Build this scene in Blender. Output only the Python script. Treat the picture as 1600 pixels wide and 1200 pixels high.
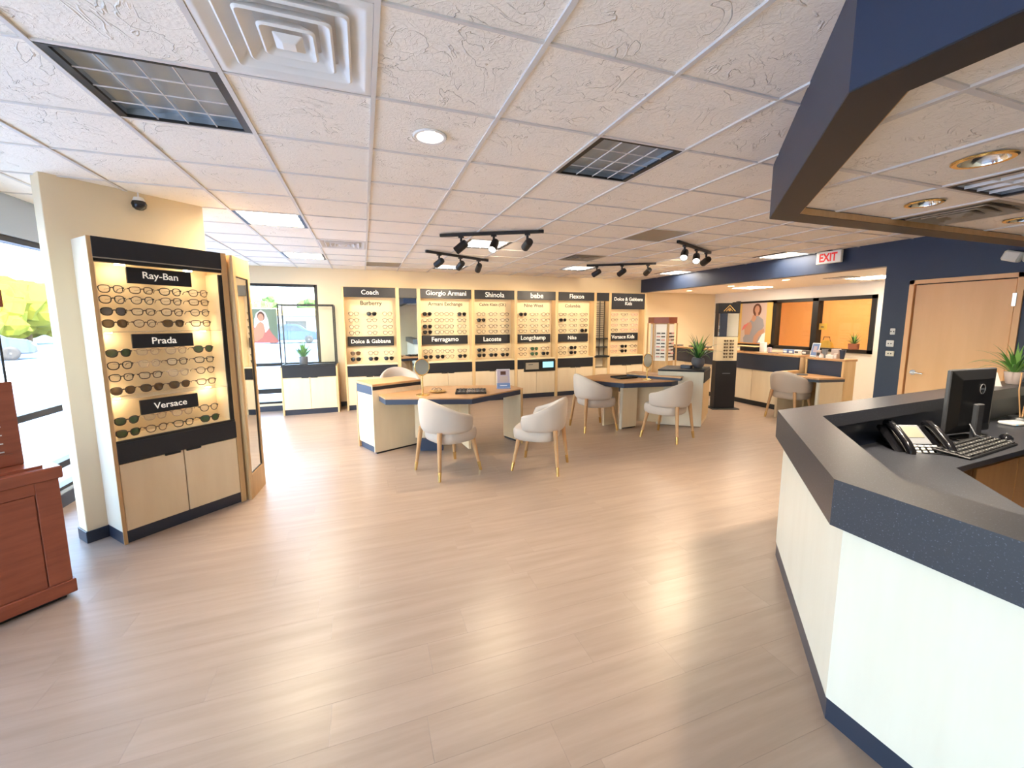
import bpy, bmesh, math, random
from mathutils import Vector, Matrix
random.seed(7)
for o in list(bpy.data.objects): bpy.data.objects.remove(o)
SC = bpy.context.scene; COL = SC.collection
PI = math.pi
# ------------------------------------------------------------------ camera
CAM = (-0.0917, -2.1498, 1.695); YAW, PITCH, ROLL, FPX = .3409, .1239, -.0035, 637.56
fw = Vector((math.sin(YAW)*math.cos(PITCH), math.cos(YAW)*math.cos(PITCH), -math.sin(PITCH)))
r0 = Vector((math.cos(YAW), -math.sin(YAW), 0)); u0 = r0.cross(fw)
rr = r0*math.cos(ROLL)+u0*math.sin(ROLL); uu = u0*math.cos(ROLL)-r0*math.sin(ROLL)
cd = bpy.data.cameras.new('camera'); cam = bpy.data.objects.new('camera', cd); COL.objects.link(cam)
cam.matrix_world = Matrix(((rr.x, uu.x, -fw.x, CAM[0]), (rr.y, uu.y, -fw.y, CAM[1]), (rr.z, uu.z, -fw.z, CAM[2]), (0, 0, 0, 1)))
cd.sensor_width = 36; cd.lens = FPX/1600*36; cd.shift_x = 4.41/1600; cd.shift_y = -17.25/1600; cd.clip_start = .02; cd.clip_end = 400
SC.camera = cam
# ------------------------------------------------------------------ world, sun, exposure
W = bpy.data.worlds.new('world'); SC.world = W; W.use_nodes = True
nt = W.node_tree; bg = nt.nodes['Background']; sky = nt.nodes.new('ShaderNodeTexSky')
sky.sky_type = 'NISHITA'; sky.sun_disc = False; sky.sun_elevation = math.radians(46); sky.sun_rotation = math.radians(148)
sky.air_density = 1.2; sky.dust_density = 1.6; sky.ozone_density = 1.0
nt.links.new(sky.outputs[0], bg.inputs[0]); bg.inputs[1].default_value = .9
sd = bpy.data.lights.new('sun', 'SUN'); sd.energy = 7; sd.angle = .01; sd.color = (1, .93, .82)
sun = bpy.data.objects.new('sun', sd); COL.objects.link(sun); sun.rotation_euler = Vector((-.42, .66, -.62)).to_track_quat('-Z', 'Y').to_euler()
SC.view_settings.view_transform = 'Standard'; SC.view_settings.look = 'None'; SC.view_settings.exposure = 1.66; SC.view_settings.gamma = 1
SC.view_settings.use_curve_mapping = False
SC.cycles.use_denoising = True; SC.cycles.max_bounces = 10; SC.cycles.diffuse_bounces = 5; SC.cycles.transparent_max_bounces = 16
SC.cycles.sample_clamp_indirect = 6
def portal(loc, rot, sx, sy):
    l = bpy.data.lights.new('window_portal', 'AREA'); l.shape = 'RECTANGLE'; l.size = sx; l.size_y = sy; l.cycles.is_portal = True
    o = bpy.data.objects.new('window_portal', l); COL.objects.link(o); o.location = loc; o.rotation_euler = rot
portal((-2.95, 1.35, 1.28), (0, -PI/2, 0), 2.3, 10.7)
portal((-1.95, 6.86, 1.28), (-PI/2, 0, 0), 2.1, 2.3)
# ------------------------------------------------------------------ materials
MT = {}
def mat(name, col, rough=.5, metal=0., spec=.5, emit=None, es=0., alpha=1.):
    m = bpy.data.materials.new(name); m.use_nodes = True; b = m.node_tree.nodes['Principled BSDF']
    b.inputs['Base Color'].default_value = (*col, 1); b.inputs['Roughness'].default_value = rough; b.inputs['Metallic'].default_value = metal
    b.inputs['Specular IOR Level'].default_value = spec; b.inputs['Alpha'].default_value = alpha
    if emit: b.inputs['Emission Color'].default_value = (*emit, 1); b.inputs['Emission Strength'].default_value = es
    MT[name] = m; return m
def N(m, t, **k):
    n = m.node_tree.nodes.new(t)
    for a, v in k.items(): setattr(n, a, v)
    return n
def L(m, a, b): m.node_tree.links.new(a, b)
def grain(name, c1, c2, scale, rough=.45, bump=.0, spec=.5, detail=4., pos='Object'):
    """streaky two-tone material; scale = vector of noise frequencies"""
    m = mat(name, c1, rough, spec=spec); b = m.node_tree.nodes['Principled BSDF']
    tc = N(m, 'ShaderNodeTexCoord'); mp = N(m, 'ShaderNodeMapping'); mp.inputs['Scale'].default_value = scale
    oi = N(m, 'ShaderNodeObjectInfo'); ad = N(m, 'ShaderNodeVectorMath', operation='ADD'); ml = N(m, 'ShaderNodeMath', operation='MULTIPLY'); ml.inputs[1].default_value = 37.
    no = N(m, 'ShaderNodeTexNoise'); no.inputs['Scale'].default_value = 1; no.inputs['Detail'].default_value = detail; no.inputs['Roughness'].default_value = .6
    cr = N(m, 'ShaderNodeMix', data_type='RGBA'); cr.inputs[6].default_value = (*c1, 1); cr.inputs[7].default_value = (*c2, 1)
    L(m, tc.outputs[pos], mp.inputs[0]); L(m, oi.outputs['Random'], ml.inputs[0]); L(m, mp.outputs[0], ad.inputs[0]); L(m, ml.outputs[0], ad.inputs[1])
    L(m, ad.outputs[0], no.inputs[0]); mr = N(m, 'ShaderNodeMapRange'); mr.inputs[1].default_value = .3; mr.inputs[2].default_value = .7
    L(m, no.outputs[0], mr.inputs[0]); L(m, mr.outputs[0], cr.inputs[0]); L(m, cr.outputs[2], b.inputs['Base Color'])
    if bump:
        bp = N(m, 'ShaderNodeBump'); bp.inputs['Strength'].default_value = bump; bp.inputs['Distance'].default_value = .003
        L(m, no.outputs[0], bp.inputs['Height']); L(m, bp.outputs[0], b.inputs['Normal'])
    return m
mat('cream_wall', (.79, .655, .45), .7, spec=.2); mat('pale_wall', (.82, .79, .72), .7, spec=.2)
mat('navy_wall', (.022, .036, .075), .45, spec=.5); mat('header_black', (.010, .011, .016), .48); mat('black', (.008, .008, .009), .45)
mat('black_gloss', (.008, .008, .01), .2); mat('white', (.85, .84, .81), .5); mat('grid_white', (.72, .69, .66), .5, spec=.3)
mat('alu', (.75, .77, .8), .3, 1.); mat('louver', (.36, .42, .48), .38, .7); mat('chrome', (.8, .82, .85), .12, 1.); mat('brass', (.83, .58, .22), .25, 1.)
mat('louver_white', (.85, .85, .84), .4); mat('mirror', (.86, .9, .9), .02, 1.); mat('mirror_soft', (.50, .55, .57), .30, 1.); mat('grey', (.20, .21, .23), .5); mat('dark_grey', (.06, .06, .065), .5)
mat('navy_lam', (.028, .042, .082), .4); mat('tee', (.72, .685, .645), .5, spec=.3); mat('grey_wall', (.42, .47, .53), .7); mat('navy_kick', (.02, .028, .05), .35, spec=.6); mat('ivory', (.80, .77, .66), .5)
mat('red_print', (.55, .01, .01), .5, emit=(.9, .02, .02), es=.12); mat('sign_white', (.62, .61, .58), .5, emit=(1, .95, .88), es=.05)
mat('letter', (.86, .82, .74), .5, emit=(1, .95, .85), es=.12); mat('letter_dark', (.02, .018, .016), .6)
mat('lamp_warm', (1, 1, 1), .5, emit=(1, .82, .58), es=34); mat('lamp_white', (1, 1, 1), .5, emit=(1, .85, .65), es=30.)
mat('lamp_led', (1, 1, 1), .5, emit=(1, .80, .53), es=4.0); mat('lamp_spot', (1, 1, 1), .5, emit=(1, .86, .66), es=70); mat('lamp_puck', (1, 1, 1), .5, emit=(1, .78, .5), es=32); mat('lamp_puck_small', (1, 1, 1), .5, emit=(1, .78, .5), es=40); mat('lamp_pale', (.9, .88, .85), .5, emit=(1, .9, .78), es=1.6); mat('lamp_alcove', (1, 1, 1), .5, emit=(1, .86, .68), es=13); mat('lamp_lab', (1, 1, 1), .5, emit=(1, .72, .4), es=2.3); mat('lamp_dim', (1, 1, 1), .5, emit=(1, .92, .8), es=6); mat('lamp_led_row', (1, 1, 1), .5, emit=(1, .74, .42), es=6)
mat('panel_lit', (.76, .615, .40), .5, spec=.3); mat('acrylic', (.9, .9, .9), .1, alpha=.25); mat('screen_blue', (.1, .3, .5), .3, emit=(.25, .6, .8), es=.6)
mat('fabric', (.545, .465, .40), .9, spec=.15); mat('gl_black', (.012, .011, .012), .3); mat('gl_brown', (.06, .035, .02), .3); mat('gl_tort', (.075, .036, .018), .3)
mat('gl_pale', (.62, .48, .36), .2, alpha=.75); mat('gl_pink', (.65, .28, .26), .3); mat('gl_blue', (.05, .10, .2), .3)
mat('ln_clear', (.9, .88, .82), .05, alpha=.16); mat('ln_brown', (.10, .045, .015), .08, alpha=.93); mat('ln_green', (.02, .085, .04), .08, alpha=.93); mat('ln_grey', (.08, .10, .14), .08, alpha=.93); mat('ln_black', (.008, .008, .009), .12)
mat('leaf', (.10, .28, .05), .45); mat('leaf_light', (.26, .50, .12), .5); mat('leaf_dark', (.035, .12, .03), .4); mat('pot_grey', (.10, .10, .12), .6); mat('pot_pink', (.72, .58, .53), .5); mat('soil', (.05, .035, .025), .9)
mat('rubber', (.012, .012, .013), .6); mat('asphalt', (.19, .26, .37), .9); mat('concrete', (.55, .54, .52), .9); mat('car_blue', (.02, .045, .10), .45, spec=.3); mat('car_grey', (.035, .05, .075), .45, spec=.3); mat('car_glass', (.015, .03, .045), .15, spec=.4)
mat('yellow', (.62, .40, .06), .6); mat('far_white', (.42, .43, .45), .7); mat('tree_a', (.06, .11, .035), .9, spec=.1); mat('tree_b', (.15, .16, .02), .9, spec=.1); mat('bark', (.12, .08, .05), .9)
mat('rose', (.45, .16, .14), .7); mat('skin', (.46, .25, .17), .6); mat('hair', (.10, .035, .02), .6); mat('dress', (.27, .27, .30), .7); mat('poster_bg', (.50, .40, .36), .6); mat('poster_yellow', (.62, .42, .12), .6); mat('poster_green', (.16, .22, .16), .6); mat('red_cloth', (.62, .17, .16), .7); mat('poster_white', (.85, .83, .82), .6); mat('paper_blue', (.16, .25, .48), .5); mat('lilac', (.45, .38, .45), .5)
mat('tape', (.30, .26, .20), .5); mat('lab_wall', (.86, .56, .25), .7); mat('lab_card', (.9, .70, .42), .7); mat('lcd', (.28, .27, .2), .3); mat('rust', (.28, .09, .045), .6)
grain('laminate', (.80, .645, .435), (.75, .59, .385), (9, 9, 1.2), .42); grain('panel_white', (.74, .69, .585), (.70, .645, .535), (9, 9, 1.2), .35)
grain('oak', (.62, .40, .19), (.50, .30, .13), (14, 14, 2), .4); grain('oak_top', (.60, .35, .17), (.50, .27, .12), (3, 22, 10), .35)
grain('door_wood', (.92, .545, .26), (.86, .49, .22), (5, 5, .6), .38); grain('leg_wood', (.56, .32, .15), (.46, .25, .11), (20, 20, 3), .4)
grain('mahogany', (.30, .078, .038), (.21, .05, .024), (3, 3, 22), .32); grain('desk_cab', (.42, .25, .10), (.36, .20, .08), (10, 10, 1), .4)
# reception worktop: charcoal solid surface with fine pale flecks
m = mat('worktop', (.035, .034, .036), .33, spec=.55); b = m.node_tree.nodes['Principled BSDF']
tc = N(m, 'ShaderNodeTexCoord'); vo = N(m, 'ShaderNodeTexNoise'); vo.inputs['Scale'].default_value = 160; vo.inputs['Detail'].default_value = 2
mr = N(m, 'ShaderNodeMapRange'); mr.inputs[1].default_value = .62; mr.inputs[2].default_value = .72; mx = N(m, 'ShaderNodeMix', data_type='RGBA')
mx.inputs[6].default_value = (.034, .036, .045, 1); mx.inputs[7].default_value = (.11, .125, .16, 1)
L(m, tc.outputs['Object'], vo.inputs[0]); L(m, vo.outputs[0], mr.inputs[0]); L(m, mr.outputs[0], mx.inputs[0]); L(m, mx.outputs[2], b.inputs['Base Color'])
# floor planks: pale oak vinyl, streaks along X
m = mat('plank', (.52, .37, .27), .34, spec=.45); b = m.node_tree.nodes['Principled BSDF']
ge = N(m, 'ShaderNodeNewGeometry'); oi = N(m, 'ShaderNodeObjectInfo'); mp = N(m, 'ShaderNodeMapping'); mp.inputs['Scale'].default_value = (1.3, 16, 1)
wn = N(m, 'ShaderNodeMath', operation='ADD'); L(m, ge.outputs['Random Per Island'], wn.inputs[0]); L(m, oi.outputs['Random'], wn.inputs[1])
ml = N(m, 'ShaderNodeMath', operation='MULTIPLY'); ml.inputs[1].default_value = 53; L(m, wn.outputs[0], ml.inputs[0])
ad = N(m, 'ShaderNodeVectorMath', operation='ADD'); L(m, ge.outputs['Position'], mp.inputs[0]); L(m, mp.outputs[0], ad.inputs[0]); L(m, ml.outputs[0], ad.inputs[1])
n1 = N(m, 'ShaderNodeTexNoise'); n1.inputs['Scale'].default_value = 1; n1.inputs['Detail'].default_value = 6; n1.inputs['Roughness'].default_value = .62; L(m, ad.outputs[0], n1.inputs[0])
mr = N(m, 'ShaderNodeMapRange'); mr.inputs[1].default_value = .3; mr.inputs[2].default_value = .7; L(m, n1.outputs[0], mr.inputs[0])
mx = N(m, 'ShaderNodeMix', data_type='RGBA'); mx.inputs[6].default_value = (.305, .222, .166, 1); mx.inputs[7].default_value = (.38, .282, .217, 1); L(m, mr.outputs[0], mx.inputs[0])
fr = N(m, 'ShaderNodeMath', operation='FRACT'); L(m, ml.outputs[0], fr.inputs[0]); m2 = N(m, 'ShaderNodeMapRange'); m2.inputs[3].default_value = .975; m2.inputs[4].default_value = 1.025; L(m, fr.outputs[0], m2.inputs[0])
hs = N(m, 'ShaderNodeHueSaturation'); L(m, m2.outputs[0], hs.inputs['Value']); L(m, mx.outputs[2], hs.inputs['Color']); L(m, hs.outputs[0], b.inputs['Base Color'])
bp = N(m, 'ShaderNodeBump'); bp.inputs['Strength'].default_value = .12; bp.inputs['Distance'].default_value = .002; L(m, n1.outputs[0], bp.inputs['Height']); L(m, bp.outputs[0], b.inputs['Normal'])
# ceiling tile: crinkled plaster relief
m = mat('ceiling_tile', (.96, .90, .805), .8, spec=.2); b = m.node_tree.nodes['Principled BSDF']
tc = N(m, 'ShaderNodeTexCoord'); oi = N(m, 'ShaderNodeObjectInfo'); ml = N(m, 'ShaderNodeMath', operation='MULTIPLY'); ml.inputs[1].default_value = 91
ad = N(m, 'ShaderNodeVectorMath', operation='ADD'); L(m, oi.outputs['Random'], ml.inputs[0]); L(m, tc.outputs['Object'], ad.inputs[0]); L(m, ml.outputs[0], ad.inputs[1])
def contour(sc, w, dist):
    n = N(m, 'ShaderNodeTexNoise'); n.inputs['Scale'].default_value = sc; n.inputs['Detail'].default_value = 3; n.inputs['Distortion'].default_value = dist; L(m, ad.outputs[0], n.inputs[0])
    s = N(m, 'ShaderNodeMath', operation='SUBTRACT'); s.inputs[1].default_value = .5; L(m, n.outputs[0], s.inputs[0]); a = N(m, 'ShaderNodeMath', operation='ABSOLUTE'); L(m, s.outputs[0], a.inputs[0])
    r_ = N(m, 'ShaderNodeMapRange'); r_.inputs[1].default_value = 0; r_.inputs[2].default_value = w; r_.inputs[3].default_value = 1; r_.inputs[4].default_value = 0; L(m, a.outputs[0], r_.inputs[0]); return r_
c1 = contour(3.2, .013, 2.2); c2 = contour(11, .03, 1.8)
msk = N(m, 'ShaderNodeTexNoise'); msk.inputs['Scale'].default_value = 7; L(m, ad.outputs[0], msk.inputs[0]); mk = N(m, 'ShaderNodeMapRange'); mk.inputs[1].default_value = .44; mk.inputs[2].default_value = .58; L(m, msk.outputs[0], mk.inputs[0])
mm = N(m, 'ShaderNodeMath', operation='MULTIPLY'); L(m, c1.outputs[0], mm.inputs[0]); L(m, mk.outputs[0], mm.inputs[1])
hf = N(m, 'ShaderNodeMath', operation='MULTIPLY'); hf.inputs[1].default_value = .16; L(m, c2.outputs[0], hf.inputs[0]); sm = N(m, 'ShaderNodeMath', operation='ADD'); L(m, mm.outputs[0], sm.inputs[0]); L(m, hf.outputs[0], sm.inputs[1])
fn = N(m, 'ShaderNodeTexNoise'); fn.inputs['Scale'].default_value = 60; fn.inputs['Detail'].default_value = 4; L(m, ad.outputs[0], fn.inputs[0]); f2 = N(m, 'ShaderNodeMath', operation='MULTIPLY'); f2.inputs[1].default_value = .5; L(m, fn.outputs[0], f2.inputs[0])
s2 = N(m, 'ShaderNodeMath', operation='ADD'); L(m, sm.outputs[0], s2.inputs[0]); L(m, f2.outputs[0], s2.inputs[1])
bp = N(m, 'ShaderNodeBump'); bp.inputs['Strength'].default_value = .75; bp.inputs['Distance'].default_value = .009; L(m, s2.outputs[0], bp.inputs['Height']); L(m, bp.outputs[0], b.inputs['Normal'])
# window glass: clear pane with a faint reflection
m = bpy.data.materials.new('window_glass'); m.use_nodes = True; MT['window_glass'] = m; n_ = m.node_tree.nodes; n_.remove(n_['Principled BSDF'])
tr = N(m, 'ShaderNodeBsdfTransparent'); tr.inputs[0].default_value = (.97, .985, .99, 1); gl = N(m, 'ShaderNodeBsdfGlossy'); gl.inputs['Roughness'].default_value = .02; lw = N(m, 'ShaderNodeLayerWeight'); pw = N(m, 'ShaderNodeMath', operation='POWER'); pw.inputs[1].default_value = 4; L(m, lw.outputs['Facing'], pw.inputs[0]); fz = N(m, 'ShaderNodeMath', operation='MULTIPLY_ADD'); fz.inputs[1].default_value = .5; fz.inputs[2].default_value = .035; L(m, pw.outputs[0], fz.inputs[0])
ms = N(m, 'ShaderNodeMixShader'); L(m, fz.outputs[0], ms.inputs[0]); L(m, tr.outputs[0], ms.inputs[1]); L(m, gl.outputs[0], ms.inputs[2]); L(m, ms.outputs[0], n_['Material Output'].inputs[0])
# ------------------------------------------------------------------ mesh helpers
class MB:
    def __init__(s): s.v = []; s.f = []; s.M = None
    def add(s, vs, fs):
        k = len(s.v)
        if s.M: vs = [tuple(s.M @ Vector(p)) for p in vs]
        s.v += [tuple(p) for p in vs]; s.f += [tuple(i+k for i in f) for f in fs]; return s
    def box(s, x0, y0, z0, x1, y1, z1):
        x0, x1 = min(x0, x1), max(x0, x1); y0, y1 = min(y0, y1), max(y0, y1); z0, z1 = min(z0, z1), max(z0, z1)
        return s.add([(x0, y0, z0), (x1, y0, z0), (x1, y1, z0), (x0, y1, z0), (x0, y0, z1), (x1, y0, z1), (x1, y1, z1), (x0, y1, z1)],
                     [(0, 3, 2, 1), (4, 5, 6, 7), (0, 1, 5, 4), (1, 2, 6, 5), (2, 3, 7, 6), (3, 0, 4, 7)])
    def prism(s, poly, z0, z1):
        a = sum(poly[i][0]*poly[(i+1) % len(poly)][1]-poly[(i+1) % len(poly)][0]*poly[i][1] for i in range(len(poly)))
        if a < 0: poly = poly[::-1]
        n = len(poly)
        return s.add([(p[0], p[1], z0) for p in poly]+[(p[0], p[1], z1) for p in poly],
                     [tuple(range(n))[::-1], tuple(range(n, 2*n))]+[(i, (i+1) % n, (i+1) % n+n, i+n) for i in range(n)])
    def loft(s, rings, cap=True, closed=True):
        n = len(rings[0]); vs = [p for r in rings for p in r]; fs = []
        for k in range(len(rings)-1):
            for i in range(n if closed else n-1): fs.append((k*n+i, k*n+(i+1) % n, (k+1)*n+(i+1) % n, (k+1)*n+i))
        if cap: fs.append(tuple(range(n))[::-1]); fs.append(tuple((len(rings)-1)*n+i for i in range(n)))
        return s.add(vs, fs)
    def lathe(s, prof, n=20, cx=0, cy=0, axis='z', cap=True):
        rings = []
        for r, z in prof:
            ring = []
            for i in range(n):
                a = 2*PI*i/n; x, y = r*math.cos(a), r*math.sin(a)
                ring.append((cx+x, cy+y, z) if axis == 'z' else ((cx+x, z, cy+y) if axis == 'y' else (z, cx+x, cy+y)))
            rings.append(ring)
        if axis == 'y': rings = [q[::-1] for q in rings]
        return s.loft(rings, cap=cap)
    def tube(s, pts, r, n=8, r2=None, closed=False):
        P = [Vector(p) for p in pts]; K = len(P); rings = []
        for k in range(K):
            t = (P[(k+1) % K]-P[k-1]) if closed else (P[min(k+1, K-1)]-P[max(k-1, 0)])
            t.normalize(); up = Vector((0, 0, 1)) if abs(t.z) < .9 else Vector((0, 1, 0))
            a = t.cross(up).normalized(); b_ = t.cross(a); q = r if r2 is None else r+(r2-r)*k/(K-1)
            rings.append([tuple(P[k]+a*q*math.cos(2*PI*i/n)+b_*q*math.sin(2*PI*i/n)) for i in range(n)])
        if closed: rings.append(rings[0]); return s.loft(rings, cap=False)
        return s.loft(rings)
    def quad(s, a, b, c, d): return s.add([a, b, c, d], [(0, 1, 2, 3)])
    def mesh(s, name, bevel=0, smooth=False, seg=1):
        me = bpy.data.meshes.new(name); me.from_pydata(s.v, [], s.f)
        if bevel or smooth:
            bm = bmesh.new(); bm.from_mesh(me); bmesh.ops.remove_doubles(bm, verts=bm.verts, dist=1e-6); bmesh.ops.recalc_face_normals(bm, faces=bm.faces)
            if bevel:
                ed = [e for e in bm.edges if len(e.link_faces) == 2 and e.calc_face_angle() > .5]
                bmesh.ops.bevel(bm, geom=ed, offset=bevel, segments=seg, affect='EDGES', clamp_overlap=True)
            bm.to_mesh(me); bm.free()
        if smooth:
            for p in me.polygons: p.use_smooth = True
            me.set_sharp_from_angle(angle=.75)
        return me
    def build(s, name, m, parent=None, bevel=0, smooth=False, seg=1): return ob(name, s.mesh(name, bevel, smooth, seg), m, parent)
def ob(name, me, m, parent=None, loc=None, rot=None):
    o = bpy.data.objects.new(name, me); COL.objects.link(o); mm_ = MT[m] if isinstance(m, str) else m
    if len(me.materials) == 0: me.materials.append(mm_)
    if me.materials[0] != mm_: o.material_slots[0].link = 'OBJECT'; o.material_slots[0].material = mm_
    if parent: o.parent = parent
    if loc: o.location = loc
    if rot: o.rotation_euler = rot
    return o
def tag(o, label=None, cat=None, group=None, kind=None):
    if label: o['label'] = label
    if cat: o['category'] = cat
    if group: o['group'] = group
    if kind: o['kind'] = kind
    return o
def thing(name, label, cat, loc=(0, 0, 0), rz=0, group=None, parent=None):
    o = bpy.data.objects.new(name, None); COL.objects.link(o); o.location = loc; o.rotation_euler = (0, 0, rz); o.empty_display_size = .1
    return tag(o, label, cat, group)
def struct(o, label=None): o['kind'] = 'structure'; return tag(o, label)
def B(*a): return MB().box(*a)
def text(body, width=None, size=None, bold=0.0):
    c = bpy.data.curves.new('lettering', 'FONT'); c.body = body; c.align_x = 'CENTER'; c.align_y = 'CENTER'; c.size = 1; c.extrude = .006; c.offset = bold; c.resolution_u = 3; c.space_line = .9
    o = bpy.data.objects.new('tmp', c); COL.objects.link(o); bpy.context.view_layer.update()
    me = bpy.data.meshes.new_from_object(o.evaluated_get(bpy.context.evaluated_depsgraph_get())); bpy.data.objects.remove(o); me.name = 'lettering'
    xs = [v.co.x for v in me.vertices]; ys = [v.co.y for v in me.vertices]; w = max(xs)-min(xs); k = width/w if width else size
    cx, cy = (max(xs)+min(xs))/2, (max(ys)+min(ys))/2
    for v in me.vertices: v.co.x = (v.co.x-cx)*k; v.co.y = (v.co.y-cy)*k; v.co.z *= .25
    me.materials.clear(); return me
ORD = ['first', 'second', 'third', 'fourth', 'fifth', 'sixth', 'seventh', 'eighth', 'ninth', 'tenth', 'eleventh', 'twelfth']
def rect_frame(mb, x0, z0, x1, z1, y0, y1, t):
    mb.box(x0, y0, z0, x0+t, y1, z1).box(x1-t, y0, z0, x1, y1, z1).box(x0+t, y0, z1-t, x1-t, y1, z1).box(x0+t, y0, z0, x1-t, y1, z0+t); return mb
# ------------------------------------------------------------------ the room
T = .6096; CZ = 2.743; XL, XR, YB, YR = -2.8, 6.62, 6.70, -4.0
def clip(poly, planes):
    for (nx, ny, d) in planes:                      # keep nx*x+ny*y <= d
        out = []
        for i in range(len(poly)):
            a, b_ = poly[i], poly[(i+1) % len(poly)]; da = nx*a[0]+ny*a[1]-d; db = nx*b_[0]+ny*b_[1]-d
            if da <= 0: out.append(a)
            if da*db < 0: t = da/(da-db); out.append((a[0]+(b_[0]-a[0])*t, a[1]+(b_[1]-a[1])*t))
        poly = out
        if len(poly) < 3: return []
    return poly
# floor: slab, planks nearest the camera one by one, the rest joined
floor = struct(B(XL-.2, YR-.2, -.25, 9.3, YB+.2, -.006).build('floor', 'tape'), 'pale oak plank floor of the shop')
PW, PL = .2032, 1.2192
def in_view(x, y, z=0):
    v = Vector((x, y, z))-Vector(CAM); d = v.dot(fw)
    if d < .1: return False
    a, c = v.dot(rr)/d*FPX, v.dot(uu)/d*FPX; return -880 < a < 900 and -720 < c < 650
pk = []; yy = YR; row = 0
while yy < YB:
    x = XL-random.random()*PL
    while x < 9.1:
        a, c = max(x, XL), min(x+PL, 9.1); e = min(yy+PW, YB)
        if c-a > .03: pk.append((a, yy, c, e))
        x += PL
    yy += PW; row += 1
seen = sorted([p for p in pk if in_view((p[0]+p[2])/2, (p[1]+p[3])/2) or in_view(p[0], p[3]) or in_view(p[2], p[1])], key=lambda p: ((p[0]+p[2])/2-CAM[0])**2+((p[1]+p[3])/2-CAM[1])**2)
near = set(seen[:290]); g = .0003
std = None
for p in near:
    w, h = p[2]-p[0], p[3]-p[1]
    if abs(w-PL) < 1e-5 and abs(h-PW) < 1e-5:
        if std is None: std = MB().box(-w/2+g, -h/2+g, -.006, w/2-g, h/2-g, 0).mesh('plank')
        me = std
    else: me = MB().box(-w/2+g, -h/2+g, -.006, w/2-g, h/2-g, 0).mesh('plank')
    ob('plank', me, 'plank', floor, ((p[0]+p[2])/2, (p[1]+p[3])/2, 0))
mb = MB()
for p in pk:
    if p not in near: mb.box(p[0]+g, p[1]+g, -.006, p[2]-g, p[3]-g, 0)
tag(mb.build('distant_planks', 'plank', floor), kind='stuff')
# ceiling: deck, tees, tiles
ceil = struct(B(XL-.2, YR-.2, 2.79, XR+.2, YB+.2, 2.9).box(XL, YR, 2.745, XR, -3*T, 2.79).build('ceiling', 'grid_white'), 'suspended grid ceiling of textured white tiles')
SPECIAL = {(-2, 0): 'off', (2, 0): 'off', (-2, 4): 'warm', (-2, 8): 'white', (2, 5): 'dim', (2, 9): 'dim', (6, 8): 'dim', (10, 4): 'mid', (10, 8): 'mid', (-1, -1): 'diff', (-1, 6): 'diff', (5, 6): 'diff', (5, 3): 'flat', (0, 9): 'flat'}
IN = [(0, 1, -.30), (-1, 1, -2.8), (-1, 0, -1.75)]   # well inside the dropped reception ceiling
def holed(w, h, cx, cy, r):
    n = 32; o_, c_ = [], []
    for k in range(n):
        a = 2*PI*k/n+PI/4; x, y = math.cos(a), math.sin(a); tx = ((w/2-cx) if x > 0 else (w/2+cx))/max(abs(x), 1e-6); ty = ((h/2-cy) if y > 0 else (h/2+cy))/max(abs(y), 1e-6); q = min(tx, ty)
        if k % 8 == 0: x, y, q = math.copysign(w/2, x)-cx, math.copysign(h/2, y)-cy, 1
        o_.append((cx+x*q, cy+y*q)); c_.append((cx+r*math.cos(a), cy+r*math.sin(a)))
    return MB().loft([[(*p, .016) for p in c_], [(*p, 0) for p in c_], [(*p, 0) for p in o_], [(*p, .016) for p in o_], [(*p, .016) for p in c_]], cap=False).mesh('ceiling_tile')
tile = None
for i in range(-5, 11):
    for j in range(-3, 11):
        if SPECIAL.get((i, j), 'flat') != 'flat': continue
        x0, x1 = max(i*T, XL), min((i+1)*T, XR); y0, y1 = j*T, min((j+1)*T, YB)
        if x1-x0 < .05 or y1-y0 < .05: continue
        cx, cy = (x0+x1)/2, (y0+y1)/2
        if all(nx*cx+ny*cy < d-.45 for nx, ny, d in IN): continue
        w, h = x1-x0-.008, y1-y0-.008
        if (i, j) == (0, 0): me = holed(w, h, .313-cx, .32-cy, .08)
        elif abs(w-T+.008) < 1e-5 and abs(h-T+.008) < 1e-5:
            if tile is None: tile = MB().box(-w/2, -h/2, 0, w/2, h/2, .016).mesh('ceiling_tile', .003)
            me = tile
        else: me = MB().box(-w/2, -h/2, 0, w/2, h/2, .016).mesh('ceiling_tile', .003)
        o = ob('ceiling_tile', me, 'ceiling_tile', ceil, (cx, cy, CZ+.004), (0, 0, 0))
        if SPECIAL.get((i, j)) == 'flat': o.material_slots[0].link = 'OBJECT'; o.material_slots[0].material = MT['tape']; o['label'] = 'discoloured grey-brown flat ceiling panel'
for i in range(-4, 11): B(i*T-.011, YR, CZ-.006, i*T+.011, YB, CZ+.03).build('main_tee', 'tee', ceil)
for j in range(-5, 11): B(XL, j*T-.007, CZ-.004, XR, j*T+.007, CZ+.03).build('cross_tee', 'tee', ceil)
struct(B(XL-.25, YR-.2, 2.9, 11.8, YB+.2, 3.3).build('roof_shade_block', 'concrete'), 'unseen block above the building, added to shade the ground outside')  # unseen block added on top; its height sets the sun shade outside
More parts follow.
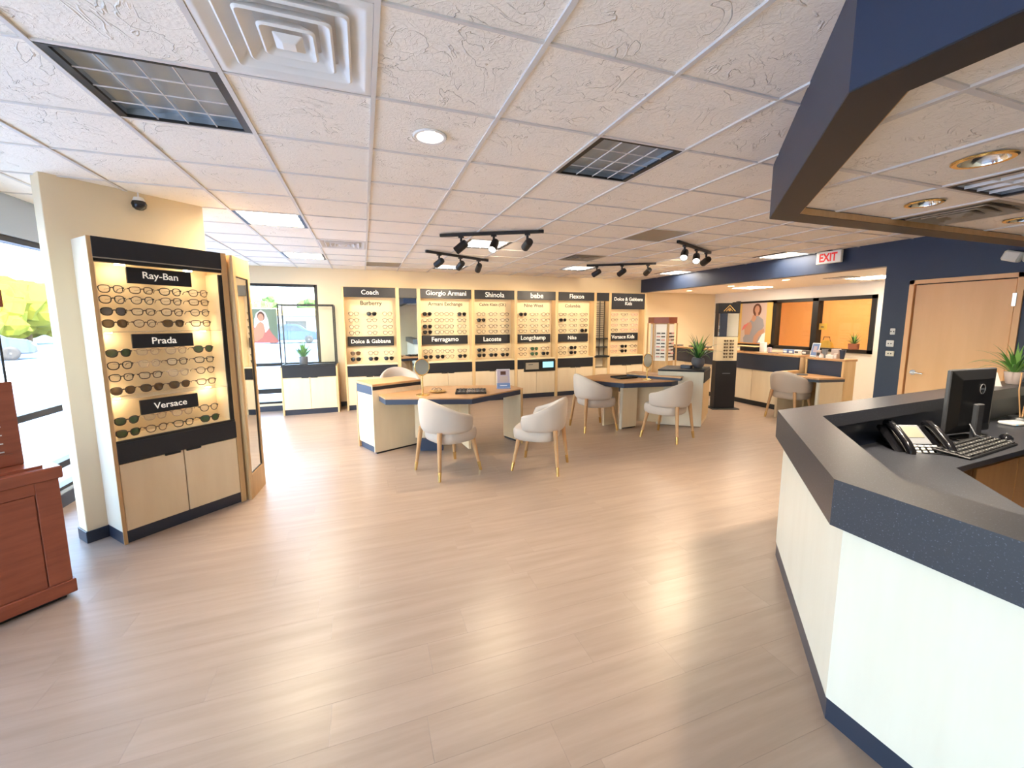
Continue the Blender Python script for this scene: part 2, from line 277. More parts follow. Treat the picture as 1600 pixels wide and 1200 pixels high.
# dropped ceiling over reception
SO = [(XR, .01), (2.588, .01), (1.36, -1.218), (1.36, YR)]
def off(d): return [(XR, .01-d), (2.588+.414*d, .01-d), (1.36+d, -1.218-.414*d), (1.36+d, YR)]
sof = MB(); a_, b_ = SO, off(.16)
for k in range(3): sof.prism([a_[k], a_[k+1], b_[k+1], b_[k]], 2.40, CZ+.02)
struct(sof.build('soffit', 'navy_wall', bevel=.002), 'navy angular bulkhead hanging over the reception counter')
mb = MB(); c_ = off(.001); d_ = off(.161)
for k in range(3): mb.prism([c_[k], c_[k+1], d_[k+1], d_[k]], 2.396, 2.4005)
struct(mb.build('trim_1', 'header_black'), 'black underside strip of the reception bulkhead')
mb = MB(); c_ = off(.158); d_ = off(.166)
for k in range(3): mb.prism([c_[k], c_[k+1], d_[k+1], d_[k]], 2.398, 2.438)
struct(mb.build('trim_2', 'oak'), 'thin wood bead inside the reception bulkhead')
ceil2 = struct(MB().prism(off(.1)+[(XR, YR)], 2.47, 2.5).build('ceiling', 'grid_white'), 'lower tiled ceiling above the reception counter')
DX, DY = 1.787, -1.303; DSP = {(2, 0): 'troffer', (3, 1): 'vent'}
pl = [(0, 1, .01-.16), (-1, 1, -2.578-1.414*.16), (-1, 0, -1.36-.16)]
for i in range(-1, 8):
    for j in range(-3, 3):
        if (i, j) in DSP: continue
        x0, y0 = DX+i*T, DY+j*T; pg = clip([(x0+.004, y0+.004), (x0+T-.004, y0+.004), (x0+T-.004, y0+T-.004), (x0+.004, y0+T-.004)], pl+[(1, 0, XR)])
        hole = {(1, 0): (2.66, -1.0, .09), (2, 1): (3.31, -.48, .08), (4, 1): (4.55, -.46, .08)}.get((i, j))
        if hole: ob('ceiling_tile', holed(T-.008, T-.008, hole[0]-x0-T/2, hole[1]-y0-T/2, hole[2]), 'ceiling_tile', ceil2, (x0+T/2, y0+T/2, 2.444))
        elif pg:
            cx, cy = x0+T/2, y0+T/2; ob('ceiling_tile', MB().prism([(p[0]-cx, p[1]-cy) for p in pg], 0, .016).mesh('ceiling_tile', .003), 'ceiling_tile', ceil2, (cx, cy, 2.444))
for i in range(0, 8): 
    pg = clip([(DX+i*T-.012, YR), (DX+i*T+.012, YR), (DX+i*T+.012, .2), (DX+i*T-.012, .2)], pl); MB().prism(pg, 2.435, 2.47).build('main_tee', 'tee', ceil2)
for j in range(-3, 3):
    pg = clip([(1, DY+j*T-.012), (XR, DY+j*T-.012), (XR, DY+j*T+.012), (1, DY+j*T+.012)], pl)
    if pg: MB().prism(pg, 2.437, 2.47).build('cross_tee', 'tee', ceil2)
# walls
struct(B(XL-.2, YR, 2.42, XL, YB, 2.79).box(XL-.2, YR, 0, XL, YB, .14).box(XL-.2, 6.42, .14, XL, YB, 2.42).build('wall_left', 'grey_wall'), 'pale storefront wall around the left glazing')
struct(B(XL, YB, 2.43, -.905, YB+.2, 2.79).box(XL, YB, 0, -.905, YB+.2, .14).box(-.905, YB, 0, XR+.15, YB+.2, 2.79).box(XR+.15, YB, 0, 9.3, YB+.2, 2.5).build('wall_back', 'cream_wall'), 'cream back wall behind the lit display cabinets')
struct(B(XL-.2, YR-.2, 0, XR+.15, YR, 2.79).build('wall_rear', 'cream_wall'), 'cream wall behind the viewer')
struct(B(XR, YR, 0, XR+.15, .2, 2.79).box(XR, 1.19, 0, XR+.15, 1.47, 2.79).box(XR, .2, 2.21, XR+.15, 1.19, 2.79).box(XR, 1.47, 2.43, XR+.15, YB, 2.79).build('wall_right', 'navy_wall'), 'navy wall and header beam on the right side')
struct(B(9.08, 1.2, 0, 9.2, 2.88, 2.5).box(9.08, 6.1, 0, 9.2, YB, 2.5).box(9.08, 2.88, 0, 9.2, 6.1, 1.06).box(9.08, 2.88, 2.19, 9.2, 6.1, 2.5).build('wall_alcove', 'pale_wall'), 'pale alcove wall with the interior window')
struct(B(XR+.15, 1.1, 0, 9.2, 1.2, 2.5).build('wall_alcove_side', 'pale_wall'), 'side wall of the alcove')
ca = struct(B(XR+.15, 1.1, 2.44, 9.2, YB, 2.5).build('ceiling', 'ceiling_tile'), 'low ceiling of the alcove behind the header beam')
for nm, q, lb in (('floor', (9.2, 1.8, -.1, 12, 7.2, 0), 'floor of the amber room'), ('ceiling', (9.2, 1.8, 2.6, 12, 7.2, 2.7), 'ceiling of the amber room'), ('wall_lab_far', (11.6, 1.8, 0, 12, 7.2, 2.7), 'far amber wall seen through the interior window'), ('wall_lab_left', (9.2, 7.0, 0, 12, 7.2, 2.7), 'left amber wall behind the interior window'), ('wall_lab_right', (9.2, 1.8, 0, 12, 2.0, 2.7), 'right amber wall behind the interior window')): struct(B(*q).build(nm, 'lab_wall'), lb)
struct(B(11.2, 3.4, 0, 11.6, 3.55, 2.6).box(10.6, 2.4, 0, 11.0, 3.6, 1.45).build('trim_3', 'lab_card'), 'pale partition inside the amber room')
la = bpy.data.objects.new('lab_lamp', MB().box(9.9, 3.2, 2.57, 10.9, 5.6, 2.598).mesh('lab_lamp')); COL.objects.link(la); la.data.materials.append(MT['lamp_lab'])
tag(la, 'long warm lamp on the ceiling of the room behind the window', 'lamp')
u_ = Vector((.745, .667)); n_v = Vector((-.667, .745)); a = Vector((-2.18, 1.76)); bb = Vector((-1.425, 2.435))
def P2(p, k): q = Vector(p)+n_v*k; return (q.x, q.y)
struct(MB().prism([tuple(a), tuple(bb), P2(bb, .16), P2(a, .16)], 0, CZ+.03).build('wall_partition', 'cream_wall', bevel=.004), 'freestanding angled cream partition at the left')
q = [(a-u_*.008), (bb+u_*.008)]
struct(MB().prism([P2(q[0], -.008), P2(q[1], -.008), P2(q[1], .168), P2(q[0], .168)], 0, .095).build('baseboard_partition', 'navy_kick', bevel=.003), 'black base of the angled partition')
struct(B(XL, YB-.012, 0, XR, YB, .1).build('baseboard_back', 'navy_kick'), 'black baseboard of the back wall')
struct(B(XL, YR, 0, XL+.012, YB, .12).build('baseboard_left', 'navy_kick'), 'black baseboard under the left glazing')
struct(B(XR-.012, YR, 0, XR, .2, .1).box(XR-.012, 1.19, 0, XR, 1.47, .1).build('baseboard_right', 'navy_kick'), 'black baseboard of the navy wall')
struct(B(9.068, 1.2, 0, 9.08, YB, .1).build('baseboard_alcove', 'navy_kick'), 'black baseboard of the alcove')
# windows
w1 = struct(thing('window_1', None, None)); w1['label'] = 'long storefront glazing with black mullions at the left'
mb = MB()
ys = [-4, -1.8, -.1, 1.6, 3.3, 5.0, 6.42]
for y in ys: B(-2.93, y-.03, .14, -2.83, y+.03, 2.42).build('mullion', 'black', w1)
for z in (.14, .37, .90, 2.40): B(-2.93, -4, z-.03 if z > .2 else z, -2.83, 6.42, z+.03).build('transom', 'black', w1)
for k in range(6): B(-2.885, ys[k]+.03, .2, -2.877, ys[k+1]-.03, 2.37).build('pane', 'window_glass', w1)
w2 = struct(thing('window_2', None, None)); w2['label'] = 'black framed window in the back wall beside the display cabinets'
for x in (-2.75, -.935): B(x-.03, YB+.02, .14, x+.03, YB+.12, 2.43).build('mullion', 'black', w2)
for z0, z1 in ((.14, .18), (.34, .43), (.87, .93), (2.38, 2.43)): B(-2.75, YB+.02, z0, -.935, YB+.12, z1).build('transom', 'black', w2)
for z0, z1 in ((.18, .34), (.43, .87), (.93, 2.38)): B(-2.72, YB+.06, z0, -.965, YB+.068, z1).build('pane', 'window_glass', w2)
w3 = struct(thing('window_3', None, None)); w3['label'] = 'black framed interior window glowing amber in the alcove'
for y, hw in ((6.06, .04), (4.93, .06), (3.99, .06), (2.92, .04)): B(9.05, y-hw, 1.06, 9.21, y+hw, 2.19).build('mullion', 'black', w3)
for z0, z1 in ((1.06, 1.13), (2.12, 2.19)): B(9.05, 2.88, z0, 9.21, 6.1, z1).build('transom', 'black', w3)
for y0, y1 in ((2.96, 3.93), (4.05, 4.87), (4.99, 6.02)): B(9.14, y0, 1.13, 9.148, y1, 2.12).build('pane', 'window_glass', w3)
# door in the navy wall
d1 = struct(thing('door_1', None, None)); d1['label'] = 'closed maple door with silver lever in the navy wall'
B(XR-.02, .2, 0, XR+.12, .25, 2.21).build('door_jamb', 'door_wood', d1); B(XR-.02, 1.14, 0, XR+.12, 1.19, 2.21).build('door_jamb', 'door_wood', d1); B(XR-.02, .2, 2.16, XR+.12, 1.19, 2.21).build('door_head', 'door_wood', d1)
B(XR+.06, .2, 0, XR+.1, 1.19, 2.2).build('door_stop', 'black', d1)
B(XR+.005, .262, .008, XR+.045, 1.128, 2.148).build('door_leaf', 'door_wood', d1, .003)
mb = MB().lathe([(.033, XR-.006), (.033, XR+.006)], 20, 1.06, 1.03, 'x').lathe([(.011, XR-.055), (.011, XR)], 12, 1.06, 1.03, 'x').tube([(XR-.05, 1.06, 1.03), (XR-.05, 1.0, 1.03), (XR-.045, .94, 1.025)], .010, 10)
mb.build('lever_handle', 'chrome', d1, smooth=True)
for z in (.3, 1.85): B(XR-.03, .24, z, XR-.005, .27, z+.14).build('hinge', 'alu', d1)
# ------------------------------------------------------------------ ceiling fittings
def troffer(x0, y0, z, mode, label):
    t = thing('ceiling_light', label, 'ceiling light', (x0+T/2, y0+T/2, z), 0, 'recessed louvred ceiling lights'); h = T/2-.012
    mb = MB(); mb.box(-h, -h, 0, -h+.035, h, .012).box(h-.035, -h, 0, h, h, .012).box(-h+.035, -h, 0, h-.035, -h+.012, .012).box(-h+.035, h-.012, 0, h-.035, h, .012)
    mb.build('frame', 'black', t)
    i = h-.035; k = h-.012
    hs_ = MB().quad((-i, -k, .012), (-i, -k, .045), (-i, k, .045), (-i, k, .012)).quad((i, -k, .012), (i, k, .012), (i, k, .045), (i, -k, .045)).quad((-i, -k, .012), (i, -k, .012), (i, -k, .045), (-i, -k, .045)).quad((-i, k, .012), (-i, k, .045), (i, k, .045), (i, k, .012))
    hs_.build('housing', 'louver', t)
    lm = {'off': 'louver', 'warm': 'lamp_warm', 'white': 'lamp_white', 'dim': 'lamp_pale', 'mid': 'lamp_alcove'}[mode]
    if mode == 'off':
        mb = MB()
        for c in range(4):                         # curved reflector troughs above the louvre
            xa = -i+2*i*c/4; pts = []
            for s_ in range(7): f_ = s_/6; pts.append((xa+f_*2*i/4, .034+.011*math.sin(PI*f_)))
            for s_ in range(6): mb.quad((pts[s_][0], -k, pts[s_][1]), (pts[s_][0], k, pts[s_][1]), (pts[s_+1][0], k, pts[s_+1][1]), (pts[s_+1][0], -k, pts[s_+1][1]))
        mb.build('reflector', 'louver', t, smooth=True)
    else: MB().box(-i, -k, .04, i, k, .046).build('diffuser', lm, t)
    bm_ = 'louver' if mode == 'off' else 'louver_white'
    for c in range(1, 4): B(-i+2*i*c/4-.0022, -k, .003, -i+2*i*c/4+.0022, k, .009 if mode == 'off' else .02).build('louvre_blade', bm_ if mode != 'off' else 'grid_white', t)
    for c in range(1, 4): B(-i, -k+2*k*c/4-.0022, .004, i, -k+2*k*c/4+.0022, .0085 if mode == 'off' else .019).build('louvre_blade', bm_ if mode != 'off' else 'grid_white', t)
LBL = {(-2, 0): 'large unlit louvred ceiling light above the angled cabinet, nearest the viewer', (2, 0): 'unlit louvred ceiling light right of the round downlight', (-2, 4): 'warm lit louvred ceiling light above the angled partition', (-2, 8): 'cool white louvred ceiling light near the back window',
       (2, 5): 'pale ceiling light behind the longer left track', (2, 9): 'pale ceiling light nearest the back wall cabinets', (6, 8): 'pale ceiling light near the back wall beyond the brown vent', (10, 4): 'bright ceiling light beside the exit sign and header beam', (10, 8): 'bright ceiling light at the far end of the header beam'}
for (i, j), mode in SPECIAL.items():
    if mode in ('off', 'warm', 'white', 'dim', 'mid'): troffer(min(i*T, XR-T), min(j*T, YB-T), CZ-.004, mode, LBL[(i, j)])
troffer(DX+2*T, DY, 2.436, 'white', 'lit louvred ceiling light inside the dropped reception ceiling')
for k, (i, j) in enumerate(((-2, -5), (2, -5))): troffer(i*T, j*T, CZ-.004, 'white', ('left', 'right')[k]+' unseen louvred ceiling light added behind the viewer')  # unseen lit pair, added behind the camera for more ceiling light
def rsq(h, r, z, n=4):
    out = []
    for cx, cy, a0 in ((h-r, h-r, 0), (-h+r, h-r, PI/2), (-h+r, -h+r, PI), (h-r, -h+r, 1.5*PI)):
        for k in range(n+1): a = a0+PI/2*k/n; out.append((cx+r*math.cos(a), cy+r*math.sin(a), z))
    return out
def diffuser(cx, cy, z, m_, label, s=1.):
    t = thing('air_diffuser', label, 'air vent', (cx, cy, z), 0, 'square ceiling air diffusers'); h = T/2-.012
    rings = [rsq(h, .004, .0), rsq(h-.02, .01, -.006), rsq(h-.03, .02, -.004), rsq(h-.11, .02, .05)]
    MB().loft(rings, cap=False).build('frame', m_, t, smooth=True)
    MB().loft([rsq(h-.05, .02, .075), rsq(h-.05, .02, .078)]).build('duct_plate', m_, t)
    MB().lathe([(.155, .0735), (.155, .0745)], 32).build('duct_opening', 'black', t)
    for k, hh in enumerate((.215, .155, .095)):
        zz = -.004-.002*k
        MB().loft([rsq(hh, .02, zz), rsq(hh-.008, .018, zz-.006), rsq(hh-.014, .018, zz-.002), rsq(hh-.05, .015, zz+.042), rsq(hh-.047, .015, zz+.045), rsq(hh-.002, .02, zz+.004), rsq(hh, .02, zz)], cap=False).build('louvre_ring', m_, t, smooth=True)
    MB().loft([rsq(.05, .006, -.006), rsq(.022, .004, -.022)], cap=True).build('centre_cone', m_, t)
    for s_ in (-1, 1): MB().tube([(-.2, s_*.06, .05), (.2, s_*.06, .05)], .0015, 5).build('tie_wire', 'alu', t)
diffuser(-.5*T, -.5*T, CZ-.002, 'white', 'large white square air diffuser directly overhead')
diffuser(-.5*T, 6.5*T, CZ-.002, 'grid_white', 'small metal air diffuser far off left of the tracks')
diffuser(5.5*T, 6.5*T, CZ-.002, 'tape', 'brown air diffuser between the two pairs of tracks')
diffuser(DX+3.5*T, DY+1.5*T, 2.438, 'tape', 'brown air diffuser inside the dropped reception ceiling')
def can(x, y, z, label, rm, lamp, r=.075, flush=0):
    t = thing('downlight', label, 'ceiling light', (x, y, z), 0, 'round recessed downlights')
    MB().lathe([(r*1.28, .004), (r*1.28, 0), (r*1.2, -.005), (r, -.003), (r, .004)], 32, cap=False).build('trim_ring', 'white' if z > 2.6 else 'brass', t, smooth=True)
    mb = MB(); mb.loft([[(q*math.cos(2*PI*i/28), q*math.sin(2*PI*i/28), zz) for i in range(28)] for q, zz in ((r, -.003), (r*.93, .02), (r*.7, .045))], cap=False); mb.build('reflector', rm, t, smooth=True)
    MB().lathe([(r*.7, .044), (r*.7, .047)] if not flush else [(r*.95, -.004), (r*.95, -.001)], 24).build('lamp', lamp, t)
def can_lamp(x, y, z, e):
    l = bpy.data.lights.new('downlight_lamp', 'SPOT'); l.energy = e; l.spot_size = 2.3; l.spot_blend = .7; l.color = (1, .86, .68); l.shadow_soft_size = .05
    o = bpy.data.objects.new('downlight_lamp', l); COL.objects.link(o); o.location = (x, y, z)
for q in ((2.66, -1.0, 2.46, 65), (3.31, -.48, 2.46, 65), (4.55, -.46, 2.46, 100), (7.4, 5.87, 2.425, 25), (7.32, 4.6, 2.425, 25), (7.15, 3.27, 2.425, 25)): can_lamp(*q)
can(.313, .32, CZ-.004, 'round white downlight in the near ceiling', 'alu', 'lamp_spot')
can(2.66, -1.0, 2.434, 'large chrome downlight nearest in the dropped reception ceiling', 'chrome', 'lamp_spot', .085)
can(3.31, -.48, 2.434, 'second chrome downlight in the dropped reception ceiling', 'chrome', 'lamp_spot')
can(4.55, -.46, 2.434, 'third chrome downlight in the dropped reception ceiling by frame edge', 'chrome', 'lamp_spot')
for k, (x, y) in enumerate(((7.4, 5.87), (7.32, 4.6), (7.15, 3.27))): can(x, y, 2.438, ('farthest', 'middle', 'nearest')[k]+' small downlight of three in the alcove ceiling', 'alu', 'lamp_led_row', .06, 1)
for k, (x, y) in enumerate(((8.05, 4.7), (8.2, 2.5))):
    t = thing('alcove_light', ('far', 'near')[k]+' bright panel light in the alcove ceiling', 'ceiling light', (x, y, 2.432)); B(-.3, -.3, 0, .3, .3, .008).build('frame', 'white', t); B(-.27, -.27, -.003, .27, .27, 0).build('diffuser', 'lamp_alcove', t)
t = thing('alcove_vent', 'dark slatted vent in the alcove ceiling near the blue wall', 'air vent', (7.75, 2.7, 2.432)); rect = MB().box(-.2, -.2, 0, .2, .2, .006); rect.build('vent_plate', 'tape', t)
for k in range(6): B(-.17, -.16+k*.06, -.006, .17, -.14+k*.06, 0).build('slat', 'grid_white', t)
# track lights
def track(p0, p1, aims, lab_, heads):
    p0, p1 = Vector((*p0, CZ-.028)), Vector((*p1, CZ-.028)); d = (p1-p0); Ln = d.length; rz = math.atan2(d.y, d.x)
    t = thing('track_light', lab_, 'track light', p0, rz, 'black ceiling track lights with three heads')
    B(-.02, -.018, -.012, Ln+.02, .018, .024).build('track_rail', 'black', t, .003)
    for k, fr_ in enumerate(heads):
        x = Ln*fr_; hd = MB().lathe([(.014, -.075), (.014, -.012)], 10, x, 0).box(x-.03, -.02, -.03, x+.03, .02, -.012).build('head_mount', 'black', t)
        c = Vector((x, 0, -.13)); aim = Matrix.Rotation(-rz, 3, 'Z') @ (Vector(aims[k])-(p0+Matrix.Rotation(rz, 3, 'Z') @ c)); aim.normalize()
        q = aim.to_track_quat('-Z', 'Y').to_matrix().to_4x4(); mb = MB(); mb.M = Matrix.Translation(c) @ q
        mb.lathe([(.02, .085), (.042, .075), (.048, .04), (.048, -.085), (.044, -.085), (.042, -.06)], 20); hd2 = mb.build('lamp_head', 'black', t, smooth=True)
        mb = MB(); mb.M = Matrix.Translation(c) @ q; mb.lathe([(.041, -.068), (.041, -.062)], 18); mb.build('lens', 'lamp_dim', hd2)
        mb = MB().tube([(x, 0, -.07), c], .008, 8); mb.build('yoke', 'black', t)
        l = bpy.data.lights.new('track_spot', 'SPOT'); l.energy = 36; l.spot_size = 1.1; l.spot_blend = .6; l.color = (1, .80, .56); l.shadow_soft_size = .04
        o = bpy.data.objects.new('track_spot', l); COL.objects.link(o); o.parent = t; o.matrix_local = Matrix.Translation(c+aim*.09) @ q
track((.835, 2.85), (1.88, 2.27), ((-.6, 3.6, 1.2), (.6, 1.6, 1.3), (1.9, 6.45, 1.62)), 'longer black track light nearest the viewer with three heads', (.2, .53, .86))
track((.83, 4.01), (1.91, 4.58), ((-.2, 6.45, 1.62), (.8, 6.45, 1.62), (1.8, 6.45, 1.62)), 'black track light behind the nearest track at left', (.18, .52, .84))
track((3.84, 4.60), (4.85, 4.0), ((3.0, 6.45, 1.62), (4.0, 6.45, 1.62), (5.2, 6.45, 1.62)), 'black track light at the back over the second desk', (.14, .52, .9))
track((3.81, 2.26), (4.87, 2.79), ((2.9, 1.4, 1.4), (3.3, 1.4, 1.3), (5.9, 6.45, 1.62)), 'foreshortened black track light nearest the header beam', (.18, .55, .88))
# dome camera, exit sign, emergency light, wall plates
t = thing('security_camera', 'small black dome security camera hanging beside the angled partition', 'camera', (-1.75, 2.08, CZ-.004)); MB().tube([(0, 0, 0), (.0, -.0, -.05)], .006, 8).build('bracket', 'white', t)
MB().lathe([(.0, -.035), (.03, -.04), (.038, -.06), (.04, -.07)], 20).build('housing', 'white', t, smooth=True); MB().lathe([(.043, -.07), (.05, -.09), (.043, -.118), (.025, -.135), (.0, -.14)], 20).build('dome', 'black_gloss', t, smooth=True)
t = thing('exit_sign', 'white exit sign with red letters under the ceiling', 'exit sign', (6.5, 2.155, 2.55)); B(0, -.175, 0, .05, .175, .18).build('housing', 'ivory', t, .006); B(-.003, -.165, .01, 0, .165, .17).build('face', 'sign_white', t)
ob('lettering', text('EXIT', .25, bold=.03), 'red_print', t, (-.004, 0, .09), (PI/2, 0, -PI/2)).scale = (1, 1.35, 1); B(.01, -.03, .18, .04, .03, .193).build('canopy', 'black', t)
t = thing('emergency_light', 'cream twin-head emergency light high on the navy wall', 'emergency light', (XR-.001, .12, 2.35)); B(-.09, -.28, -.04, 0, .1, .07).build('housing', 'ivory', t, .012)
mb = MB(); mb.M = Matrix.Translation((-.07, .17, .03)) @ Matrix.Rotation(.35, 4, 'X'); mb.box(-.06, -.07, -.055, .03, .07, .055); mb.build('lamp_head', 'ivory', t, .015)
for nm, lb, y, z, w, h, marks in (('thermostat', 'small square white control plate, topmost of three on the navy wall', 1.32, 1.552, .055, .085, 2), ('light_switch', 'white double switch plate, middle of three on the navy wall', 1.335, 1.39, .085, .085, 2), ('card_reader', 'rounded cream control box, lowest of three on the navy wall', 1.325, 1.255, .10, .07, 2)):
    t = thing(nm, lb, 'wall control', (XR, y, z)); B(-.014, -w/2, -h/2, 0, w/2, h/2).build('plate', 'sign_white' if nm != 'card_reader' else 'ivory', t, .006)
    for k in range(marks): B(-.018, -.022+k*.03, -.008, -.014, -.010+k*.03, .008).build('button', 'dark_grey', t)
# ------------------------------------------------------------------ eyewear
def sup(a, b_, n, k, K, top=1.):
    t_ = 2*PI*k/K; c, s = math.cos(t_), math.sin(t_); x = a*math.copysign(abs(c)**(2/n), c); z = b_*math.copysign(abs(s)**(2/n), s)
    return x*(1+.10*z/b_), z
def eyewear(a, h, n, rim):
    K = 20; c = a+.009; fr_ = MB()
    for s in (-1, 1): fr_.tube([(s*c+x, .0+.02*(abs(s*c+x)/.07)**2, z) for x, z in (sup(a, h, n, k, K) for k in range(K))], rim, 5, closed=True)
    fr_.tube([(-.012, 0, .007), (0, -.001, .011), (.012, 0, .007)], rim*1.2, 6)
    for s in (-1, 1): fr_.box(s*(c+a*.98), .016, h*.25, s*(c+a+.008), .03, h*.25+.009)
    lens = []
    for s in (-1, 1):
        mb = MB(); ring = [(s*c+x*.98, .001+.02*(abs(s*c+x)/.07)**2, z*.98) for x, z in (sup(a, h, n, k, K) for k in range(K))]; mid = (s*c, .003, 0)
        mb.add(ring+[mid], [(k, (k+1) % K, K) for k in range(K)]); lens.append(mb.mesh('lens', smooth=True))
    tm = []
    for s in (-1, 1): tm.append(MB().tube([(s*(c+a+.005), .026, h*.25+.005), (s*(c+a+.003), .075, h*.25+.003), (s*(c+a), .10, h*.25-.002), (s*(c+a-.002), .118, h*.25-.016)], .0021, 5).mesh('temple'))
    return fr_.mesh('frame', smooth=True), lens, tm
EW = [eyewear(.027, .0245, 2.7, .0030), eyewear(.028, .0225, 3.0, .0032), eyewear(.028, .026, 2.4, .0034), eyewear(.0265, .026, 2.2, .0028)]
def specs(style, frm, ln, loc, rz, label, group, s=1., kind=None):
    f_, le, te = EW[style]; t = thing(kind or ('eyeglasses' if ln == 'ln_clear' else 'sunglasses'), label, 'eyeglasses' if ln == 'ln_clear' else 'sunglasses', loc, rz, group); t.scale = (s, s, s)
    ob('frame', f_, frm, t)
    for q in le: ob('lens', q, ln, t)
    for q in te: ob('temple', q, frm, t)
    return t
LNAME = {'ln_clear': '', 'ln_brown': 'brown', 'ln_green': 'green', 'ln_grey': 'grey', 'ln_black': 'black'}
FNAME = {'gl_black': 'black', 'gl_brown': 'dark brown', 'gl_tort': 'tortoiseshell', 'gl_pale': 'pale translucent', 'gl_pink': 'pink', 'gl_blue': 'navy'}
peg = MB().tube([(0, 0, 0), (0, .11, -.004)], .003, 6).mesh('display_peg')
grain('stile', (.74, .52, .27), (.66, .44, .21), (12, 12, 1.5), .4)
RAILS = 'lit wall bay'
def wall_bay(idx, x0, x1, head, sub, mid, hw, sw, mw, cols, special, lab_, kick=.1, frames=None, lows=None):
    w = x1-x0; t = thing('display_cabinet', lab_, 'cabinet', (x0, 6.2, 0), 0, 'lit eyewear display cabinets on the back wall')
    for a, c in ((-.033, 0), (w, w+.033)): B(a, 0, 0, c, .48, 2.37).build('side_panel', 'stile', t, .002)
    B(0, .02, 2.34, w, .48, 2.37).build('top_panel', 'stile', t)
    hz = 2.175 if idx != 6 else 1.99
    h_ = B(.004, -.006, hz, w-.004, .03, 2.362).build('header_sign', 'header_black', t, .002)
    if head: ob('lettering', text(head, hw, bold=.006), 'letter', h_, (w/2, -.0075, (hz+2.365)/2), (PI/2, 0, 0))
    bp_ = B(0, .22, .88, w, .24, 2.34).build('back_panel', 'panel_lit', t)
    if sub: ob('lettering', text(sub, sw, bold=.014), 'letter_dark', bp_, (w/2+.02, .2185, 2.065), (PI/2, 0, 0))
    B(0, 0, .87, w, .22, .895).build('niche_shelf', 'panel_lit', t, .002)
    B(.004, -.006, .665, w-.004, .3, .868).build('drawer_band', 'header_black', t, .003)
    B(0, .03, .1, w, .46, .66).build('carcass', 'laminate', t)
    for k in range(2):
        d_ = B(.004+k*w/2, .004, .105, w/2*(k+1)-.004, .028, .655).build('door', 'laminate', t, .002); B(w/2-.13+k*.14, -.003, .645, w/2-.01+k*.14, .006, .66).build('pull', 'header_black', d_)
    B(0, .035, 0, w, .05, .1).build('kick_board', 'navy_kick', t)
    B(.05, .05, hz+.014, w-.05, .075, hz+.02).build('light_strip', 'lamp_led', t)
    m_ = B(.03, .165, 1.24, w-.05, .219, 1.425).build('shelf_sign', 'header_black', t, .002)
    if mid: ob('lettering', text(mid, mw, bold=.006), 'letter', m_, (w/2-.01, .1635, 1.332), (PI/2, 0, 0))
    zs = [1.865, 1.74, 1.612, 1.495, 1.10, .985]; n = 0
    for r_, z in enumerate(zs):
        for c, fx in enumerate(cols if r_ < 4 else (lows or cols)):
            frm, ln = (frames or ['gl_black', 'gl_brown', 'gl_tort', 'gl_brown'])[(c+r_) % (len(frames) if frames else 4)], 'ln_clear'
            st = (r_*3+c*5+idx) % 4
            if (r_, c) in special: ln = special[(r_, c)]; frm = 'gl_black' if ln != 'ln_brown' else 'gl_brown'; st = 2
            d = FNAME[frm]+' framed eyeglasses' if ln == 'ln_clear' else LNAME[ln]+' lensed sunglasses'
            nn = len(cols if r_ < 4 else (lows or cols))
            specs(st, frm, ln, (x0+w*fx, 6.2+.115, z), 0, f'{d}, {ORD[r_]} row, {ORD[c]} from left, {ORD[idx-1]} {RAILS} from window', 'eyewear in the back wall cabinets', 1.36)
            ob('display_peg', peg, 'acrylic', t, (w*fx, .115, z+.008))
    return t
c3 = (.2, .5, .8)
bays = [(1, -.417, .525, 'Coach', 'Burberry', 'Dolce & Gabbana', .31, .40, .74, (.17, .52, .83), {(0, 1): 'ln_black', (4, 0): 'ln_brown', (5, 0): 'ln_black', (5, 1): 'ln_black', (5, 2): 'ln_black'}, 'lit eyewear cabinet nearest the back window, first of six'),
        (2, 1.0, 2.045, 'Giorgio Armani', 'Armani Exchange', 'Ferragamo', .82, .72, .56, (.14, .375, .57, .83), {(0, 0): 'ln_black', (2, 0): 'ln_black', (3, 0): 'ln_black', (0, 3): 'ln_black', (5, 0): 'ln_black', (5, 1): 'ln_black', (5, 3): 'ln_black'}, 'widest lit eyewear cabinet, just right of the tall narrow mirror'),
        (3, 2.111, 2.998, 'Shinola', 'Calvin Klein (CK)', 'Lacoste', .42, .60, .40, c3, {(1, 0): 'ln_black', (4, 0): 'ln_black', (5, 0): 'ln_black', (5, 1): 'ln_black', (5, 2): 'ln_black'}, 'third lit eyewear cabinet from the window, behind the brochure stand'),
        (4, 3.064, 3.978, 'bebe', 'Nine West', 'Longchamp', .30, .46, .60, c3, {(0, 0): 'ln_black', (4, 1): 'ln_green', (5, 1): 'ln_green', (5, 2): 'ln_black'}, 'lit eyewear cabinet with a small screen set in its drawer band'),
        (5, 4.044, 4.964, 'Flexon', 'Columbia', 'Nike', .36, .40, .22, c3, {(1, 0): 'ln_black', (3, 2): 'ln_black', (4, 1): 'ln_black', (5, 1): 'ln_black'}, 'fifth lit eyewear cabinet from the window, left of the black lens rack'),
        (6, 5.43, 6.37, 'Dolce & Gabbana\nKids', None, 'Versace Kids', .80, 0, .66, (.2, .5, .8), {(4, 1): 'ln_black', (5, 1): 'ln_black'}, 'last lit eyewear cabinet beside the header beam with two-line header')]
CB = {}
for b_ in bays: CB[b_[0]] = wall_bay(*b_, frames=['gl_pink', 'gl_tort', 'gl_pink', 'gl_brown', 'gl_pink'] if b_[0] == 6 else None)
t = CB[4]; w = .914
